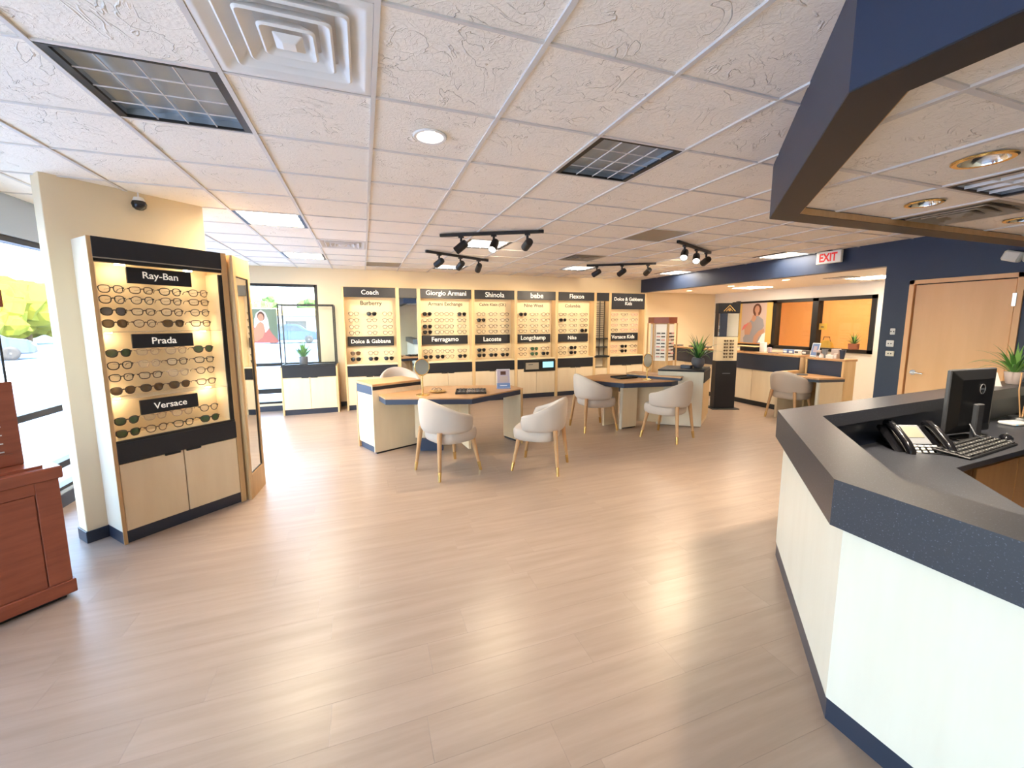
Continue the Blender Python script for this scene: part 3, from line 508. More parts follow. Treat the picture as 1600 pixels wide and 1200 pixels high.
e = B(.15, -.018, .60, w+.0, -.004, .845).build('display_box', 'black', t, .004); B(.19, -.022, .65, .50, -.018, .80).build('slot_plate', 'tape', e); B(.6, -.022, .68, .86, -.018, .81).build('screen', 'screen_blue', e); B(.25, -.024, .75, .36, -.022, .765).build('slot', 'dark_grey', e)
# tall mirror bay and narrow lens rack bay between the cabinets
t = thing('mirror_bay', 'tall narrow mirror between the first two lit wall cabinets', 'mirror', (.591, 6.2, 0)); w = .343
for a, c in ((-.033, 0), (w, w+.033)): B(a, 0, 0, c, .48, 2.37).build('side_panel', 'stile', t, .002)
B(.004, -.006, 2.175, w-.004, .03, 2.362).build('header_panel', 'header_black', t, .002); B(0, .05, .62, w, .06, 2.175).build('mirror_glass', 'mirror', t); B(0, .03, 0, w, .46, .62).build('base_box', 'stile', t); B(0, -.004, .58, w, .05, .62).build('ledge', 'stile', t); B(0, .06, .62, w, .46, 2.34).build('back_box', 'stile', t)
t = thing('lens_rack', 'narrow black wire rack bay holding columns of small frames', 'rack', (5.03, 6.2, 0)); w = .334
for a, c in ((-.033, 0), (w, w+.033)): B(a, 0, 0, c, .48, 2.37).build('side_panel', 'stile', t, .002)
B(.004, -.006, 2.175, w-.004, .03, 2.362).build('header_panel', 'header_black', t, .002); B(0, .22, .62, w, .24, 2.34).build('back_panel', 'panel_white', t); B(0, .02, 0, w, .46, .60).build('base_box', 'laminate', t, .002)
for x in (.05, .17, .29): B(x-.008, .12, .9, x+.008, .136, 2.175).build('rack_post', 'black', t)
for z in (1.3, 1.1): B(0, .02, z-.012, w, .16, z+.012).build('rack_shelf', 'black', t)
B(-.03, -.03, .86, w+.03, .2, .90).build('rack_tray', 'black', t, .003); B(.03, .05, 2.189, w-.03, .075, 2.195).build('light_strip', 'lamp_led', t)
for k in range(16):
    for c in range(2): B(.07+c*.12, .13, 1.36+k*.05, .155+c*.12, .15, 1.372+k*.05).build('rack_slot', 'gl_brown', t)
# ------------------------------------------------------------------ angled cabinet by the partition
AO = (-1.90, 1.632); ARZ = math.atan2(.593, .663); ca_, sa_ = math.cos(ARZ), math.sin(ARZ)
def AW(u, y, z): return (AO[0]+u*ca_-y*sa_, AO[1]+u*sa_+y*ca_, z)
t = thing('angled_display_cabinet', 'tall angled eyewear cabinet in front of the cream partition', 'cabinet', (*AO, 0), ARZ); w = .89
B(0, .004, 0.1, .022, .335, 2.31).build('side_panel', 'panel_white', t); B(w-.022, .004, 0, w, .335, 2.31).build('side_panel', 'stile', t)
B(0.0, .004, 0, .022, .335, .1).build('side_kick', 'navy_kick', t)
B(-.001, -.004, 0, .022, .006, 2.312).build('edge_strip', 'oak', t); B(w-.03, -.004, 0, w+.014, .006, 2.312).build('edge_strip', 'oak', t)
B(.022, 0, 2.29, w-.022, .335, 2.31).build('top_panel', 'panel_white', t)
h_ = B(.022, -.008, 2.168, w-.03, .03, 2.312).build('header_band', 'header_black', t, .002); B(.022, -.002, 2.138, w-.03, .05, 2.167).build('header_rail', 'black', t, .003); B(.022, -.012, 2.162, w-.03, -.006, 2.170).build('header_bead', 'tape', h_)
B(.022, .27, .80, w-.022, .29, 2.29).build('back_panel', 'panel_lit', t); B(.022, .29, .1, w-.022, .335, 2.29).build('rear_board', 'panel_white', t)
for x0, x1 in ((.022, .030), (w-.036, w-.028)): B(x0, .01, .80, x1, .27, 2.13).build('inner_side', 'panel_lit', t)
B(w-.062, .0, .795, w-.03, .016, 2.12).build('glass_door_stile', 'black', t); B(.022, 0, .79, w-.03, .27, .805).build('niche_floor', 'panel_lit', t); B(.022, -.004, .79, w-.03, .02, .81).build('niche_lip', 'black', t)
B(.022, -.008, .635, w-.026, .27, .789).build('drawer_band', 'header_black', t, .003); B(.022, .03, .1, w-.022, .29, .63).build('carcass', 'laminate', t)
for k in range(2):
    x0 = .026+k*.42; d_ = B(x0, .0, .1, x0+.412, .026, .63).build('door', 'laminate', t, .002); B(.31+k*.15, -.01, .618, .42+k*.15, .004, .636).build('pull', 'header_black', d_, .004)
B(.022, .012, 0, w-.022, .03, .098).build('kick_board', 'navy_kick', t)
for z in (1.632, 1.118): B(.03, .06, z-.005, w-.04, .268, z).build('glass_shelf', 'acrylic', t)
for k, (z0, z1, tx, tw, x0, x1) in enumerate(((2.005, 2.128, 'Ray-Ban', .235, .235, .665), (1.50, 1.612, 'Prada', .165, .222, .637), (.965, 1.083, 'Versace', .23, .225, .628))):
    s_ = B(x0, .10, z0, x1, .118, z1).build('brand_sign', 'header_black', t, .002); ob('lettering', text(tx, tw, bold=.008), 'letter', s_, ((x0+x1)/2, .0985, (z0+z1)/2), (PI/2, 0, 0))
    B((x0+x1)/2-.1, .118, (z0+z1)/2-.02, (x0+x1)/2+.1, .27, (z0+z1)/2+.02).build('sign_bracket', 'acrylic', s_)
for x in (.22, .67): MB().lathe([(.03, 2.14), (.03, 2.15)], 16, x, .16).build('puck_light', 'lamp_puck', t)
for z in (1.6265, 1.1125):
    for x in (.12, .76): MB().lathe([(.02, z-.006), (.02, z-.0005)], 14, x, .20).build('puck_light', 'lamp_puck_small', t)
US = (.145, .328, .520, .725); ZS = (1.955, 1.876, 1.786, 1.694, 1.468, 1.372, 1.277, 1.175, .935, .836)
SUNS = {(2, 0): 'ln_grey', (3, 0): 'ln_brown', (3, 2): 'ln_brown', (4, 0): 'ln_green', (4, 3): 'ln_green', (7, 0): 'ln_brown', (7, 1): 'ln_brown', (7, 2): 'ln_brown', (8, 0): 'ln_green', (9, 0): 'ln_green', (9, 3): 'ln_green'}
PALE = {(4, 1), (4, 2), (8, 1), (8, 2), (5, 1), (6, 2)}
for r_, z in enumerate(ZS):
    for c, u in enumerate(US):
        ln = SUNS.get((r_, c), 'ln_clear'); frm = 'gl_pale' if (r_, c) in PALE else ('gl_black' if c == 0 or ln != 'ln_clear' else ('gl_brown', 'gl_tort', 'gl_black')[(r_+c) % 3])
        if ln == 'ln_brown': frm = 'gl_tort'
        d = FNAME[frm]+' framed eyeglasses' if ln == 'ln_clear' else LNAME[ln]+' lensed sunglasses'
        specs((r_*2+c) % 4 if ln == 'ln_clear' else 2, frm, ln, AW(u, .125, z), ARZ, f'{d}, {ORD[r_]} row from top, {ORD[c]} from left, angled cabinet', 'eyewear in the angled cabinet', 1.12)
        o = ob('display_peg', peg, 'acrylic', t, (u, .125, z+.008)); o.scale = (1, 1.3, 1)
# mirrored end unit of the angled cabinet
t = thing('mirror_end_panel', 'oak framed tall mirror panel at the right end of the angled cabinet', 'mirror', (-1.207, 2.232, 0), math.atan2(.405, .036)-PI/2); w = .41
q_ = math.atan2(.405, .036)-PI/2
MB().prism([(math.cos(-q_)*(x+1.207)-math.sin(-q_)*(y-2.232), math.sin(-q_)*(x+1.207)+math.cos(-q_)*(y-2.232)) for x, y in ((-1.197, 2.236), (-1.163, 2.64), (-1.36, 2.62), (-1.425, 2.495), (-1.212, 2.252))], 0, 2.30).build('unit_body', 'stile', t)
mb = MB(); mb.box(.012, 0, 0, .03, .05, 2.30).box(.012, w-.05, 0, .03, w, 2.30).box(.012, .05, 2.12, .03, w-.05, 2.30).box(.012, .05, 0, .03, w-.05, .24); mb.build('oak_frame', 'oak', t, .002)
B(.012, .05, .24, .018, w-.05, 2.12).build('mirror_glass', 'mirror', t); mb = MB()
mb.box(.018, .05, .24, .024, .058, 2.12).box(.018, w-.058, .24, .024, w-.05, 2.12).box(.018, .05, 2.112, .024, w-.05, 2.12).box(.018, .05, .24, .024, w-.05, .248); mb.build('mirror_bead', 'dark_grey', t)
# ------------------------------------------------------------------ low cabinet by the back window
t = thing('low_cabinet', 'low two-door cabinet with dark top in front of the back window', 'cabinet', (-1.515, 6.14, 0)); w = .90
for a, c in ((-.03, 0), (w, w+.03)): B(a, 0, 0, c, .5, .91).build('side_panel', 'stile', t, .002)
B(0, -.006, .70, w, .5, .895).build('drawer_band', 'header_black', t, .003); B(-.02, -.01, .895, w+.02, .5, .912).build('top', 'header_black', t, .002); B(0, .02, .1, w, .48, .7).build('carcass', 'laminate', t)
for k in range(2): d_ = B(.004+k*w/2, 0, .105, w/2*(k+1)-.004, .022, .692).build('door', 'laminate', t, .002); B(w/2-.14+k*.15, -.006, .684, w/2-.02+k*.15, .006, .70).build('pull', 'header_black', d_)
B(0, .03, 0, w, .05, .1).build('kick_board', 'navy_kick', t)
t = thing('glass_display_frame', 'open black metal frame standing on the low cabinet', 'display frame', (-1.53, 6.16, .912)); w = .93
rect_frame(MB(), 0, 0, w, 1.12, 0, .022, .022).build('front_frame', 'black', t); rect_frame(MB(), .0, 0, w, 1.12, .42, .442, .022).build('rear_frame', 'black', t)
for x in (0, w-.022):
    for z in (0, 1.098): B(x, .022, z, x+.022, .42, z+.022).build('side_rail', 'black', t)
for y in (.009, .43): B(.022, y, .022, w-.022, y+.004, 1.098).build('pane', 'window_glass', t)
# ------------------------------------------------------------------ armchairs
def chair(x, y, face, label, s=1.):
    t = thing('armchair', label, 'chair', (x, y, 0), face, 'cream upholstered armchairs with brass feet'); t.scale = (s, s, s)
    t['_'] = 0; del t['_']
    if not CH:
        def se(a, b_, n, z, K=32, cx=0.): return [(cx+a*math.copysign(abs(math.cos(2*PI*k/K))**(2/n), math.cos(2*PI*k/K)), b_*math.copysign(abs(math.sin(2*PI*k/K))**(2/n), math.sin(2*PI*k/K)), z) for k in range(K)]
        CH['seat'] = MB().loft([se(a, b_, 3.2, z, cx=.03) for a, b_, z in ((.20, .20, .355), (.235, .235, .36), (.252, .25, .38), (.258, .255, .42), (.256, .252, .462), (.24, .238, .488), (.195, .195, .50), (.1, .1, .504))]).mesh('seat', smooth=True)
        K = 36; A = math.radians(122); rings = []
        for k in range(K+1):
            f_ = -1+2*k/K; th = A*f_; e_ = max(0, min(1, (1-abs(f_))/.10)); e_ = math.sqrt(max(.0, 1-(1-e_)**2)); g_ = abs(f_)
            top = .85-.19*(g_**2*(3-2*g_)); bot = .478; mid = (top+bot)/2*(.55+.45*1); hh = (top-bot)/2*(.16+.84*e_); th_ = .037*(.3+.7*e_); ring = []
            for q in range(14):
                a_2 = 2*PI*q/14; co, si = math.cos(a_2), math.sin(a_2); dz = hh*math.copysign(abs(si)**.55, si); dr = th_*math.copysign(abs(co)**.8, co); zz = mid+dz; fl = (zz-bot)/.39
                ra, rb = .268+.03*fl+dr, .266+.035*fl+dr; ring.append((-ra*math.cos(th)+.0, rb*math.sin(th), zz))
            rings.append(ring)
        CH['back'] = MB().loft(rings).mesh('backrest', smooth=True)
        for nm, p0, p1 in (('fl', (.19, .19, .38), (.255, .25, 0)), ('fr', (.19, -.19, .38), (.255, -.25, 0)), ('rl', (-.235, .185, .50), (-.285, .245, 0)), ('rr', (-.235, -.185, .50), (-.285, -.245, 0))):
            a_1, b1 = Vector(p0), Vector(p1); m_ = a_1+(b1-a_1)*(1-.10/p0[2])
            CH[nm] = (MB().tube([tuple(a_1), tuple((a_1+m_)/2), tuple(m_)], .027, 12, .0175).mesh('leg', smooth=True), MB().tube([tuple(m_), tuple(b1)], .0195, 12, .016).mesh('foot_cap', smooth=True))
    ob('seat', CH['seat'], 'fabric', t); ob('backrest', CH['back'], 'fabric', t)
    for nm in ('fl', 'fr', 'rl', 'rr'): l = ob('leg', CH[nm][0], 'leg_wood', t); ob('foot_cap', CH[nm][1], 'brass', l)
CH = {}
R_ = math.radians
chair(.775, 2.39, R_(23), 'cream armchair nearest the viewer, left of two at the first desk', 1.03)
chair(1.80, 2.13, R_(140), 'cream armchair at the right side of the first desk')
chair(3.34, 3.45, R_(-2), 'cream armchair at the left side of the second desk', 1.05)
chair(4.06, 2.62, R_(112), 'cream armchair at the right front of the second desk', 1.03)
chair(6.93, 2.86, R_(8), 'cream armchair in the alcove, partly behind the reception counter')
chair(.47, 5.0, R_(-80), 'cream armchair almost hidden behind the first desk', 1.08)
# ------------------------------------------------------------------ first consulting desk
t = thing('consulting_desk', 'oak and navy consulting desk with raised end, left of the two desks', 'desk', (0, 0, 0))
du, dv = Vector((.914, .407)), Vector((-.407, .914)); Bq = Vector((-.02, 3.255))
def D(a, c): q = Bq+du*a+dv*c; return (q.x, q.y)
def slab(m_b, a0, c0, a1, c1, z0, z1): return m_b.prism([D(a0, c0), D(a1, c0), D(a1, c1), D(a0, c1)], z0, z1)
slab(MB(), 0, 0, .7, .51, .885, .915).build('raised_top', 'oak_top', t, .003)
slab(MB(), .012, .01, .7, .50, .09, .885).build('raised_body', 'laminate', t)
slab(MB(), 0, 0, .7, .02, .02, .885).build('front_panel', 'laminate', t, .002); slab(MB(), .03, .004, .69, .03, 0, .02).build('plinth', 'black', t)
slab(MB(), 0, .48, .7, .51, 0, .885).build('rear_panel', 'oak', t, .002)
slab(MB(), .002, .025, .02, .475, .775, .88).build('end_band', 'navy_lam', t); slab(MB(), .006, .025, .02, .475, .145, .77).build('end_panel', 'laminate', t); slab(MB(), .03, .025, .05, .475, 0, .145).build('end_kick', 'navy_lam', t)
slab(MB(), .002, -.006, .7, .0, .84, .884).build('raised_fascia', 'header_black', t)  # dark navy fascia strip below the raised top
DP = [(.12, 2.985), (1.13, 2.65), (1.985, 3.12), (1.90, 3.46), (.75, 3.80), D(.3, 0), D(.08, 0)]
def inset(poly, k): 
    cx = sum(p[0] for p in poly)/len(poly); cy = sum(p[1] for p in poly)/len(poly); return [(p[0]+(cx-p[0])*k, p[1]+(cy-p[1])*k) for p in poly]
MB().prism(DP, .758, .775).build('desktop', 'oak_top', t, .002); MB().prism(inset(DP, .004), .695, .758).build('desk_fascia', 'navy_lam', t)
ed = Vector((-.165, .46)).normalized(); px = Vector((1.955, 3.06))
def pan(p, d, ln_, th, z0, z1):
    p, d = Vector(p), Vector(d).normalized(); n = Vector((-d.y, d.x))*th; return MB().prism([tuple(p), tuple(p+d*ln_), tuple(p+d*ln_+n), tuple(p+n)], z0, z1)
pan(px, ed, .40, .03, .03, .695).build('leg_panel', 'laminate', t, .002); pan(px+ed*-.004, ed, .012, .034, 0.0, .775).build('leg_panel_edge', 'oak', t); pan(px+Vector((.0, .01)), ed, .38, .02, 0, .03).build('plinth', 'black', t)
pan((1.13, 2.75), (-.1, 1), .6, .03, .1, .695).build('modesty_panel', 'laminate', t); pan((.55, 3.2), (.9, -.25), .3, .12, 0, .16).build('pedestal_kick', 'navy_lam', t); pan((.50, 3.28), (.9, -.25), .62, .14, .16, .695).build('pedestal', 'laminate', t)
# second desk
t = thing('consulting_desk', 'oak and navy consulting desk with tall white end box, right of the two desks', 'desk', (0, 0, 0))
DP2 = [(3.30, 3.95), (3.40, 3.55), (3.665, 3.135), (4.48, 3.02), (4.75, 3.12), (4.45, 3.95), (3.9, 4.15)]
MB().prism(DP2, .745, .762).build('desktop', 'oak_top', t, .002); MB().prism(inset(DP2, .004), .675, .745).build('desk_fascia', 'navy_lam', t)
pan((3.70, 3.22), (1, .07), .30, .03, .02, .675).build('leg_panel', 'laminate', t, .002); pan((3.69, 3.21), (1, .07), .02, .05, 0, .675).build('leg_panel_edge', 'panel_white', t); pan((3.72, 3.24), (1, .07), .27, .02, 0, .02).build('plinth', 'black', t)
pan((3.56, 3.50), (1, .3), .35, .03, 0, .675).build('leg_panel', 'laminate', t, .002); pan((4.0, 3.5), (.8, -.45), .7, .03, .05, .675).build('modesty_panel', 'laminate', t)
MB().prism([(4.12, 3.72), (4.60, 2.96), (4.86, 3.14), (4.42, 3.92)], .80, .825).build('tier_top', 'oak_top', t, .002); MB().prism([(4.13, 3.72), (4.60, 2.975), (4.84, 3.14), (4.41, 3.90)], .762, .80).build('tier_fascia', 'navy_lam', t)
WA, WB_, WC = Vector((4.958, 2.862)), Vector((4.42, 3.28)), Vector((5.50, 3.28))
WD = WB_+(WC-WA)
def ins(z0, z1, k, nm, m_, bev=.002): 
    c = (WA+WB_+WC+WD)/4; return MB().prism([tuple(p+(c-p)*k) for p in (WA, WC, WD, WB_)], z0, z1).build(nm, m_, t, bev)
ins(.02, .895, .02, 'end_box', 'laminate'); ins(0, .1, .06, 'kick_board', 'navy_kick'); ins(.895, .925, -.01, 'end_box_top', 'header_black')
w_ = (WB_-WA).normalized(); pan(WA, w_, (WB_-WA).length, -.012, .01, .893).build('white_face', 'panel_white', t, .001)
s_ = (WC-WA).normalized(); pan(WA+s_*.02, s_, .72, -.008, .72, .893).build('side_band', 'header_black', t); pan(WA+s_*.02, s_, .72, -.004, .10, .71).build('side_face', 'stile', t)
# ------------------------------------------------------------------ table mirrors, trays, brochure
def table_mirror(x, y, z, rz, label, hh, rad):
    t = thing('table_mirror', label, 'mirror', (x, y, z), rz, 'round brass table mirrors on the desks')
    MB().lathe([(.085, 0), (.085, .008), (.06, .014), (.012, .02)], 28).build('base', 'brass', t, smooth=True); MB().tube([(0, 0, .015), (0, 0, hh-rad)], .010, 10).build('stem', 'brass', t, smooth=True)
    MB().tube([(rad*math.cos(2*PI*k/36), 0, hh+rad*1.08*math.sin(2*PI*k/36)) for k in range(36)], .008, 8, closed=True).build('ring', 'brass', t, smooth=True)
    mb = MB(); mb.loft([[(rad*math.cos(2*PI*k/36), yy_, hh+rad*1.08*math.sin(2*PI*k/36)) for k in range(36)] for yy_ in (-.004, .004)]); mb.build('mirror_glass', 'mirror_soft', t)
    MB().lathe([(.012, -.02), (.012, .02)], 10, 0, hh-rad-.012, 'y').build('pivot', 'brass', t)
table_mirror(.585, 3.06, .775, R_(12), 'oval brass mirror on the first desk beside its raised end', .36, .095)
table_mirror(4.22, 3.30, .762, R_(14), 'round brass mirror on the second desk', .31, .105)
def tray(x, y, z, rz, label, w, d, n):
    t = thing('frame_tray', label, 'tray', (x, y, z), rz); B(-w/2, -d/2, 0, w/2, d/2, .008).build('tray_base', 'black', t)
    for q in ((-w/2, -d/2, w/2, -d/2+.008), (-w/2, d/2-.008, w/2, d/2), (-w/2, -d/2, -w/2+.008, d/2), (w/2-.008, -d/2, w/2, d/2)): B(q[0], q[1], .008, q[2], q[3], .026).build('tray_rim', 'black', t)
    return t
tray(1.215, 3.05, .7752, R_(-15), 'black tray of eyeglasses on the first desk', .40, .30, 6)
for k in range(6):
    cx, cy = -.12+.12*(k % 3), -.07+.14*(k//3); q = R_(-15); o = specs((k*2) % 4, ('gl_black', 'gl_pale', 'gl_tort')[k % 3], 'ln_clear', (1.215+cx*math.cos(q)-cy*math.sin(q), 3.05+cx*math.sin(q)+cy*math.cos(q), .805), q, f'eyeglasses lying in the tray on first desk, {("front", "back")[k//3]} row, {ORD[k % 3]} from left', 'eyeglasses in the desk tray', .8); o.rotation_euler = (R_(-60), 0, q)
tray(3.99, 3.60, .7622, R_(5), 'empty black tray on the second desk', .36, .26, 0)
o = specs(0, 'gl_black', 'ln_clear', (.80, 3.32, .80), R_(-30), 'folded eyeglasses lying beside the oval brass mirror on the first desk', None, 1.0); o.rotation_euler = (R_(-50), 0, R_(-30))
o = MB(); t = thing('brass_dish', 'flat oval brass dish on the first desk beside the mirror', 'dish', (.80, 3.22, .7752)); MB().lathe([(.05, 0), (.10, .004), (.115, .016), (.11, .017), (.09, .008), (0, .006)], 28).build('dish_bowl', 'brass', t, smooth=True)
t = thing('brochure_stand', 'small upright brochure with lilac photo and blue base on the first desk', 'brochure', (1.72, 3.19, .7752), R_(-12)); mb = MB(); mb.M = Matrix.Rotation(R_(-10), 4, 'X'); mb.box(-.095, 0, 0, .095, .008, .27); mb.build('card', 'poster_white', t)
def tilt(b, nm, m_): b.M = Matrix.Rotation(R_(-10), 4, 'X'); return b
for nm, m_, a in (('photo', 'lilac', (-.088, -.0015, .075, .088, 0, .262)), ('print_hair', 'hair', (-.04, -.003, .19, .035, -.0015, .24)), ('print_figure', 'poster_bg', (-.05, -.003, .09, .06, -.0015, .17)), ('blue_band', 'paper_blue', (-.092, -.002, .01, .092, 0, .075)), ('print_line', 'poster_white', (-.05, -.0035, .035, .05, -.002, .045))):
    mb = MB(); mb.M = Matrix.Rotation(R_(-10), 4, 'X'); mb.box(*a); mb.build(nm, m_, t)
B(-.095, -.03, 0, .095, .05, .008).build('foot', 'paper_blue', t)
# ------------------------------------------------------------------ reception counter
CQ = [Vector((6.25, .05)), Vector((2.672, -.16)), Vector((1.70, -1.132)), Vector((1.70, -3.9))]
def offc(d):   # panel line offset inwards by d (negative = outwards)
    nr = [Vector((-(CQ[k+1]-CQ[k]).y, (CQ[k+1]-CQ[k]).x)).normalized() for k in range(3)]; out = [CQ[0]+nr[0]*d]
    for k in (1, 2):
        m_ = nr[k-1]+nr[k]; out.append(CQ[k]+m_*(d/(m_.dot(nr[k]))))
    return [tuple(q) for q in out+[CQ[3]+nr[2]*d]]
def ring(d0, d1, k): a, b_ = offc(d0), offc(d1); return [a[k], a[k+1], b_[k+1], b_[k]]
t = thing('reception_counter', 'large angular reception counter with charcoal worktop and pale panels', 'counter', (0, 0, 0))
for k in range(3):
    MB().prism(ring(0, .05, k), .1, .89).build('front_panel', 'panel_white', t, .0015); MB().prism(ring(.004, .05, k), 0, .1).build('kick_board', 'navy_kick', t)
    MB().prism(ring(-.05, -.022, k), .878, 1.0695).build('ledge_fascia', 'worktop', t); MB().prism(ring(-.0225, .19, k), 1.03, 1.0695).build('ledge', 'worktop', t)
    MB().prism(ring(.05, .10, k), .72, 1.03).build('inner_wall', 'navy_kick', t); MB().prism(ring(.16, .19, k), .98, 1.03).build('ledge_lip', 'worktop', t)
a = offc(.05); DK = [a[0], a[1], a[2], (a[3][0], -3.9), (2.62, -3.9), (2.62, -1.54), (3.446, -.735), (6.25, -.60)]
MB().prism(DK, .72, .76).build('desk_surface', 'worktop', t, .002)
cd_ = Vector((1, .048)).normalized()
pan((3.75, -.69), cd_, 2.48, .45, .02, .72).build('under_cabinet', 'desk_cab', t)
for k in range(4): pan(Vector((3.76, -.711))+cd_*k*.62, cd_, .612, .02, .08, .70).build('cabinet_door', 'desk_cab', t, .002)
B(6.25, -.60, 0, 6.30, .10, 1.07).build('end_panel', 'panel_white', t)
# telephone
t = thing('desk_telephone', 'black office telephone with silver keypad on the reception desk', 'telephone', (3.70, -.385, .76), R_(-24)); t.scale = (1.25, 1.25, 1.25)
K1 = Matrix.Translation((0, 0, .03)) @ Matrix.Rotation(R_(38), 4, 'X')
def pb(nm, m_, bev, *bx_, par=None):
    mb = MB(); mb.M = K1
    for q in bx_: mb.box(*q)
    return mb.build(nm, m_, par or t, bev)
body = pb('body', 'black_gloss', .012, (-.15, -.12, 0, .15, .12, .03)); pb('fascia', 'grey', .003, (-.055, -.03, .03, .07, .11, .033), (-.055, -.05, .03, .07, -.035, .033)); pb('display', 'lcd', 0, (-.04, .015, .033, .055, .095, .036))
for r_ in range(4):
    for c in range(3): pb('key', 'white', .002, (-.045+c*.034, -.11+r_*.02-.0, .03, -.025+c*.034, -.097+r_*.02, .036))
for r_ in range(4): pb('function_key', 'white', .002, (.06, -.11+r_*.02, .03, .085, -.097+r_*.02, .036))
for nm, x in (('handset', -.10), ('side_grip', .118)):
    mb = MB(); mb.M = K1; mb.tube([(x, -.115, .035), (x, -.10, .055), (x, -.05, .066), (x, .05, .066), (x, .10, .055), (x, .118, .035)], .023, 10); h_ = mb.build(nm, 'black_gloss', t, smooth=True)
B(-.1, .02, 0, .1, .15, .05).build('stand', 'black', t, .01)
MB().tube([(-.03, -.1, .003), (.1, -.15, .003), (.25, -.12, .003)], .003, 6).build('cord', 'black', t)
# monitor
t = thing('computer_monitor', 'black computer monitor seen from behind on the reception desk', 'monitor', (4.40, -.385, .76), R_(-3)); t.scale = (1.12, 1, 1.12)
B(-.25, 0, .045, .25, .028, .50).build('bezel', 'dark_grey', t, .006)
MB().loft([[(-.245, 0, .05), (.245, 0, .05), (.245, 0, .495), (-.245, 0, .495)], [(-.17, -.03, .11), (.17, -.03, .11), (.17, -.03, .43), (-.17, -.03, .43)]]).build('back_shell', 'black', t, .004)
B(-.235, .028, .07, .235, .030, .485).build('screen', 'black_gloss', t)
MB().tube([(.05+.028*math.cos(2*PI*k/28), -.031, .36+.034*math.sin(2*PI*k/28)) for k in range(28)], .003, 6, closed=True).build('emblem_ring', 'alu', t); B(.034, -.033, .354, .066, -.030, .368).build('emblem_bar', 'alu', t)
B(-.035, -.065, .0, .035, -.03, .26).build('stand_neck', 'dark_grey', t, .006); B(-.13, -.14, 0, .13, .08, .012).build('stand_base', 'black', t, .005)
MB().tube([(-.06, -.04, .12), (-.10, -.10, .06), (-.02, -.13, .02), (.1, -.16, .004), (.25, -.14, .004)], .004, 7).build('cable', 'grey', t, smooth=True)
# keyboard, mouse
t = thing('keyboard', 'black computer keyboard on the reception desk', 'keyboard', (4.11, -.555, .76), R_(5)); K2 = Matrix.Rotation(R_(5), 4, 'X') @ Matrix.Translation((0, 0, .006))
mb = MB(); mb.M = K2; mb.box(-.40, -.10, 0, .40, .10, .018); mb.build('case', 'black', t, .005); me = None
for r_ in range(5):
    for c in range(16):
        if me is None: q = MB(); q.box(-.019, -.0145, 0, .019, .0145, .008); me = q.mesh('key', .002)
        o = ob('key', me, 'black', t); o.matrix_local = K2 @ Matrix.Translation((-.365+c*.0487, -.072+r_*.036, .018))
        if r_ < 4: B(-.003, -.003, .008, .003, .003, .0084).build('legend', 'white', o)
t = thing('computer_mouse', 'black computer mouse beside the keyboard', 'mouse', (4.68, -.50, .76), R_(20)); mb = MB()
mb.loft([[(.075*f_*math.cos(2*PI*k/20), .04*f_*math.sin(2*PI*k/20), z) for k in range(20)] for f_, z in ((.9, 0), (1, .008), (.93, .02), (.7, .031), (.35, .036), (.05, .037))]); mb.build('shell', 'black_gloss', t, smooth=True); MB().lathe([(.007, -.003), (.007, .003)], 12, .035, .036, 'y').build('scroll_wheel', 'dark_grey', t)
# things by the far ledge
t = thing('white_router', 'small white box device on the reception desk behind the monitor', 'device', (5.40, -.28, .76), R_(-10)); B(-.09, -.06, 0, .09, .06, .03).build('case', 'white', t, .01); B(-.07, -.061, .01, -.05, -.06, .016).build('light', 'screen_blue', t)
t = thing('rod_holder', 'silver cylinder base with two tall thin rods on the reception desk', 'desk stand', (5.58, -.26, .76)); MB().lathe([(.075, 0), (.078, .004), (.078, .05), (.07, .055), (0, .055)], 28).build('cylinder', 'alu', t, smooth=True)
MB().tube([(-.02, 0, .05), (-.05, .02, .30), (-.02, .03, .46)], .005, 8).build('rod', 'leg_wood', t, smooth=True); MB().tube([(.02, 0, .05), (.05, .0, .3), (.09, .0, .5)], .006, 8).build('rod', 'leg_wood', t, smooth=True)
t = thing('tent_card', 'white folded tent card standing on the far counter ledge', 'card', (5.60, -.03, 1.0695), R_(-25)); MB().add([(-.06, -.04, 0), (.06, -.04, 0), (.045, 0, .13), (-.02, 0, .13), (-.06, .04, 0), (.06, .04, 0)], [(0, 1, 2, 3), (5, 4, 3, 2), (0, 3, 4), (1, 5, 2)]).build('card', 'white', t); B(-.06, -.045, 0, .06, .045, .002).build('card_base', 'white', t)
MB  # plants
blade = {}
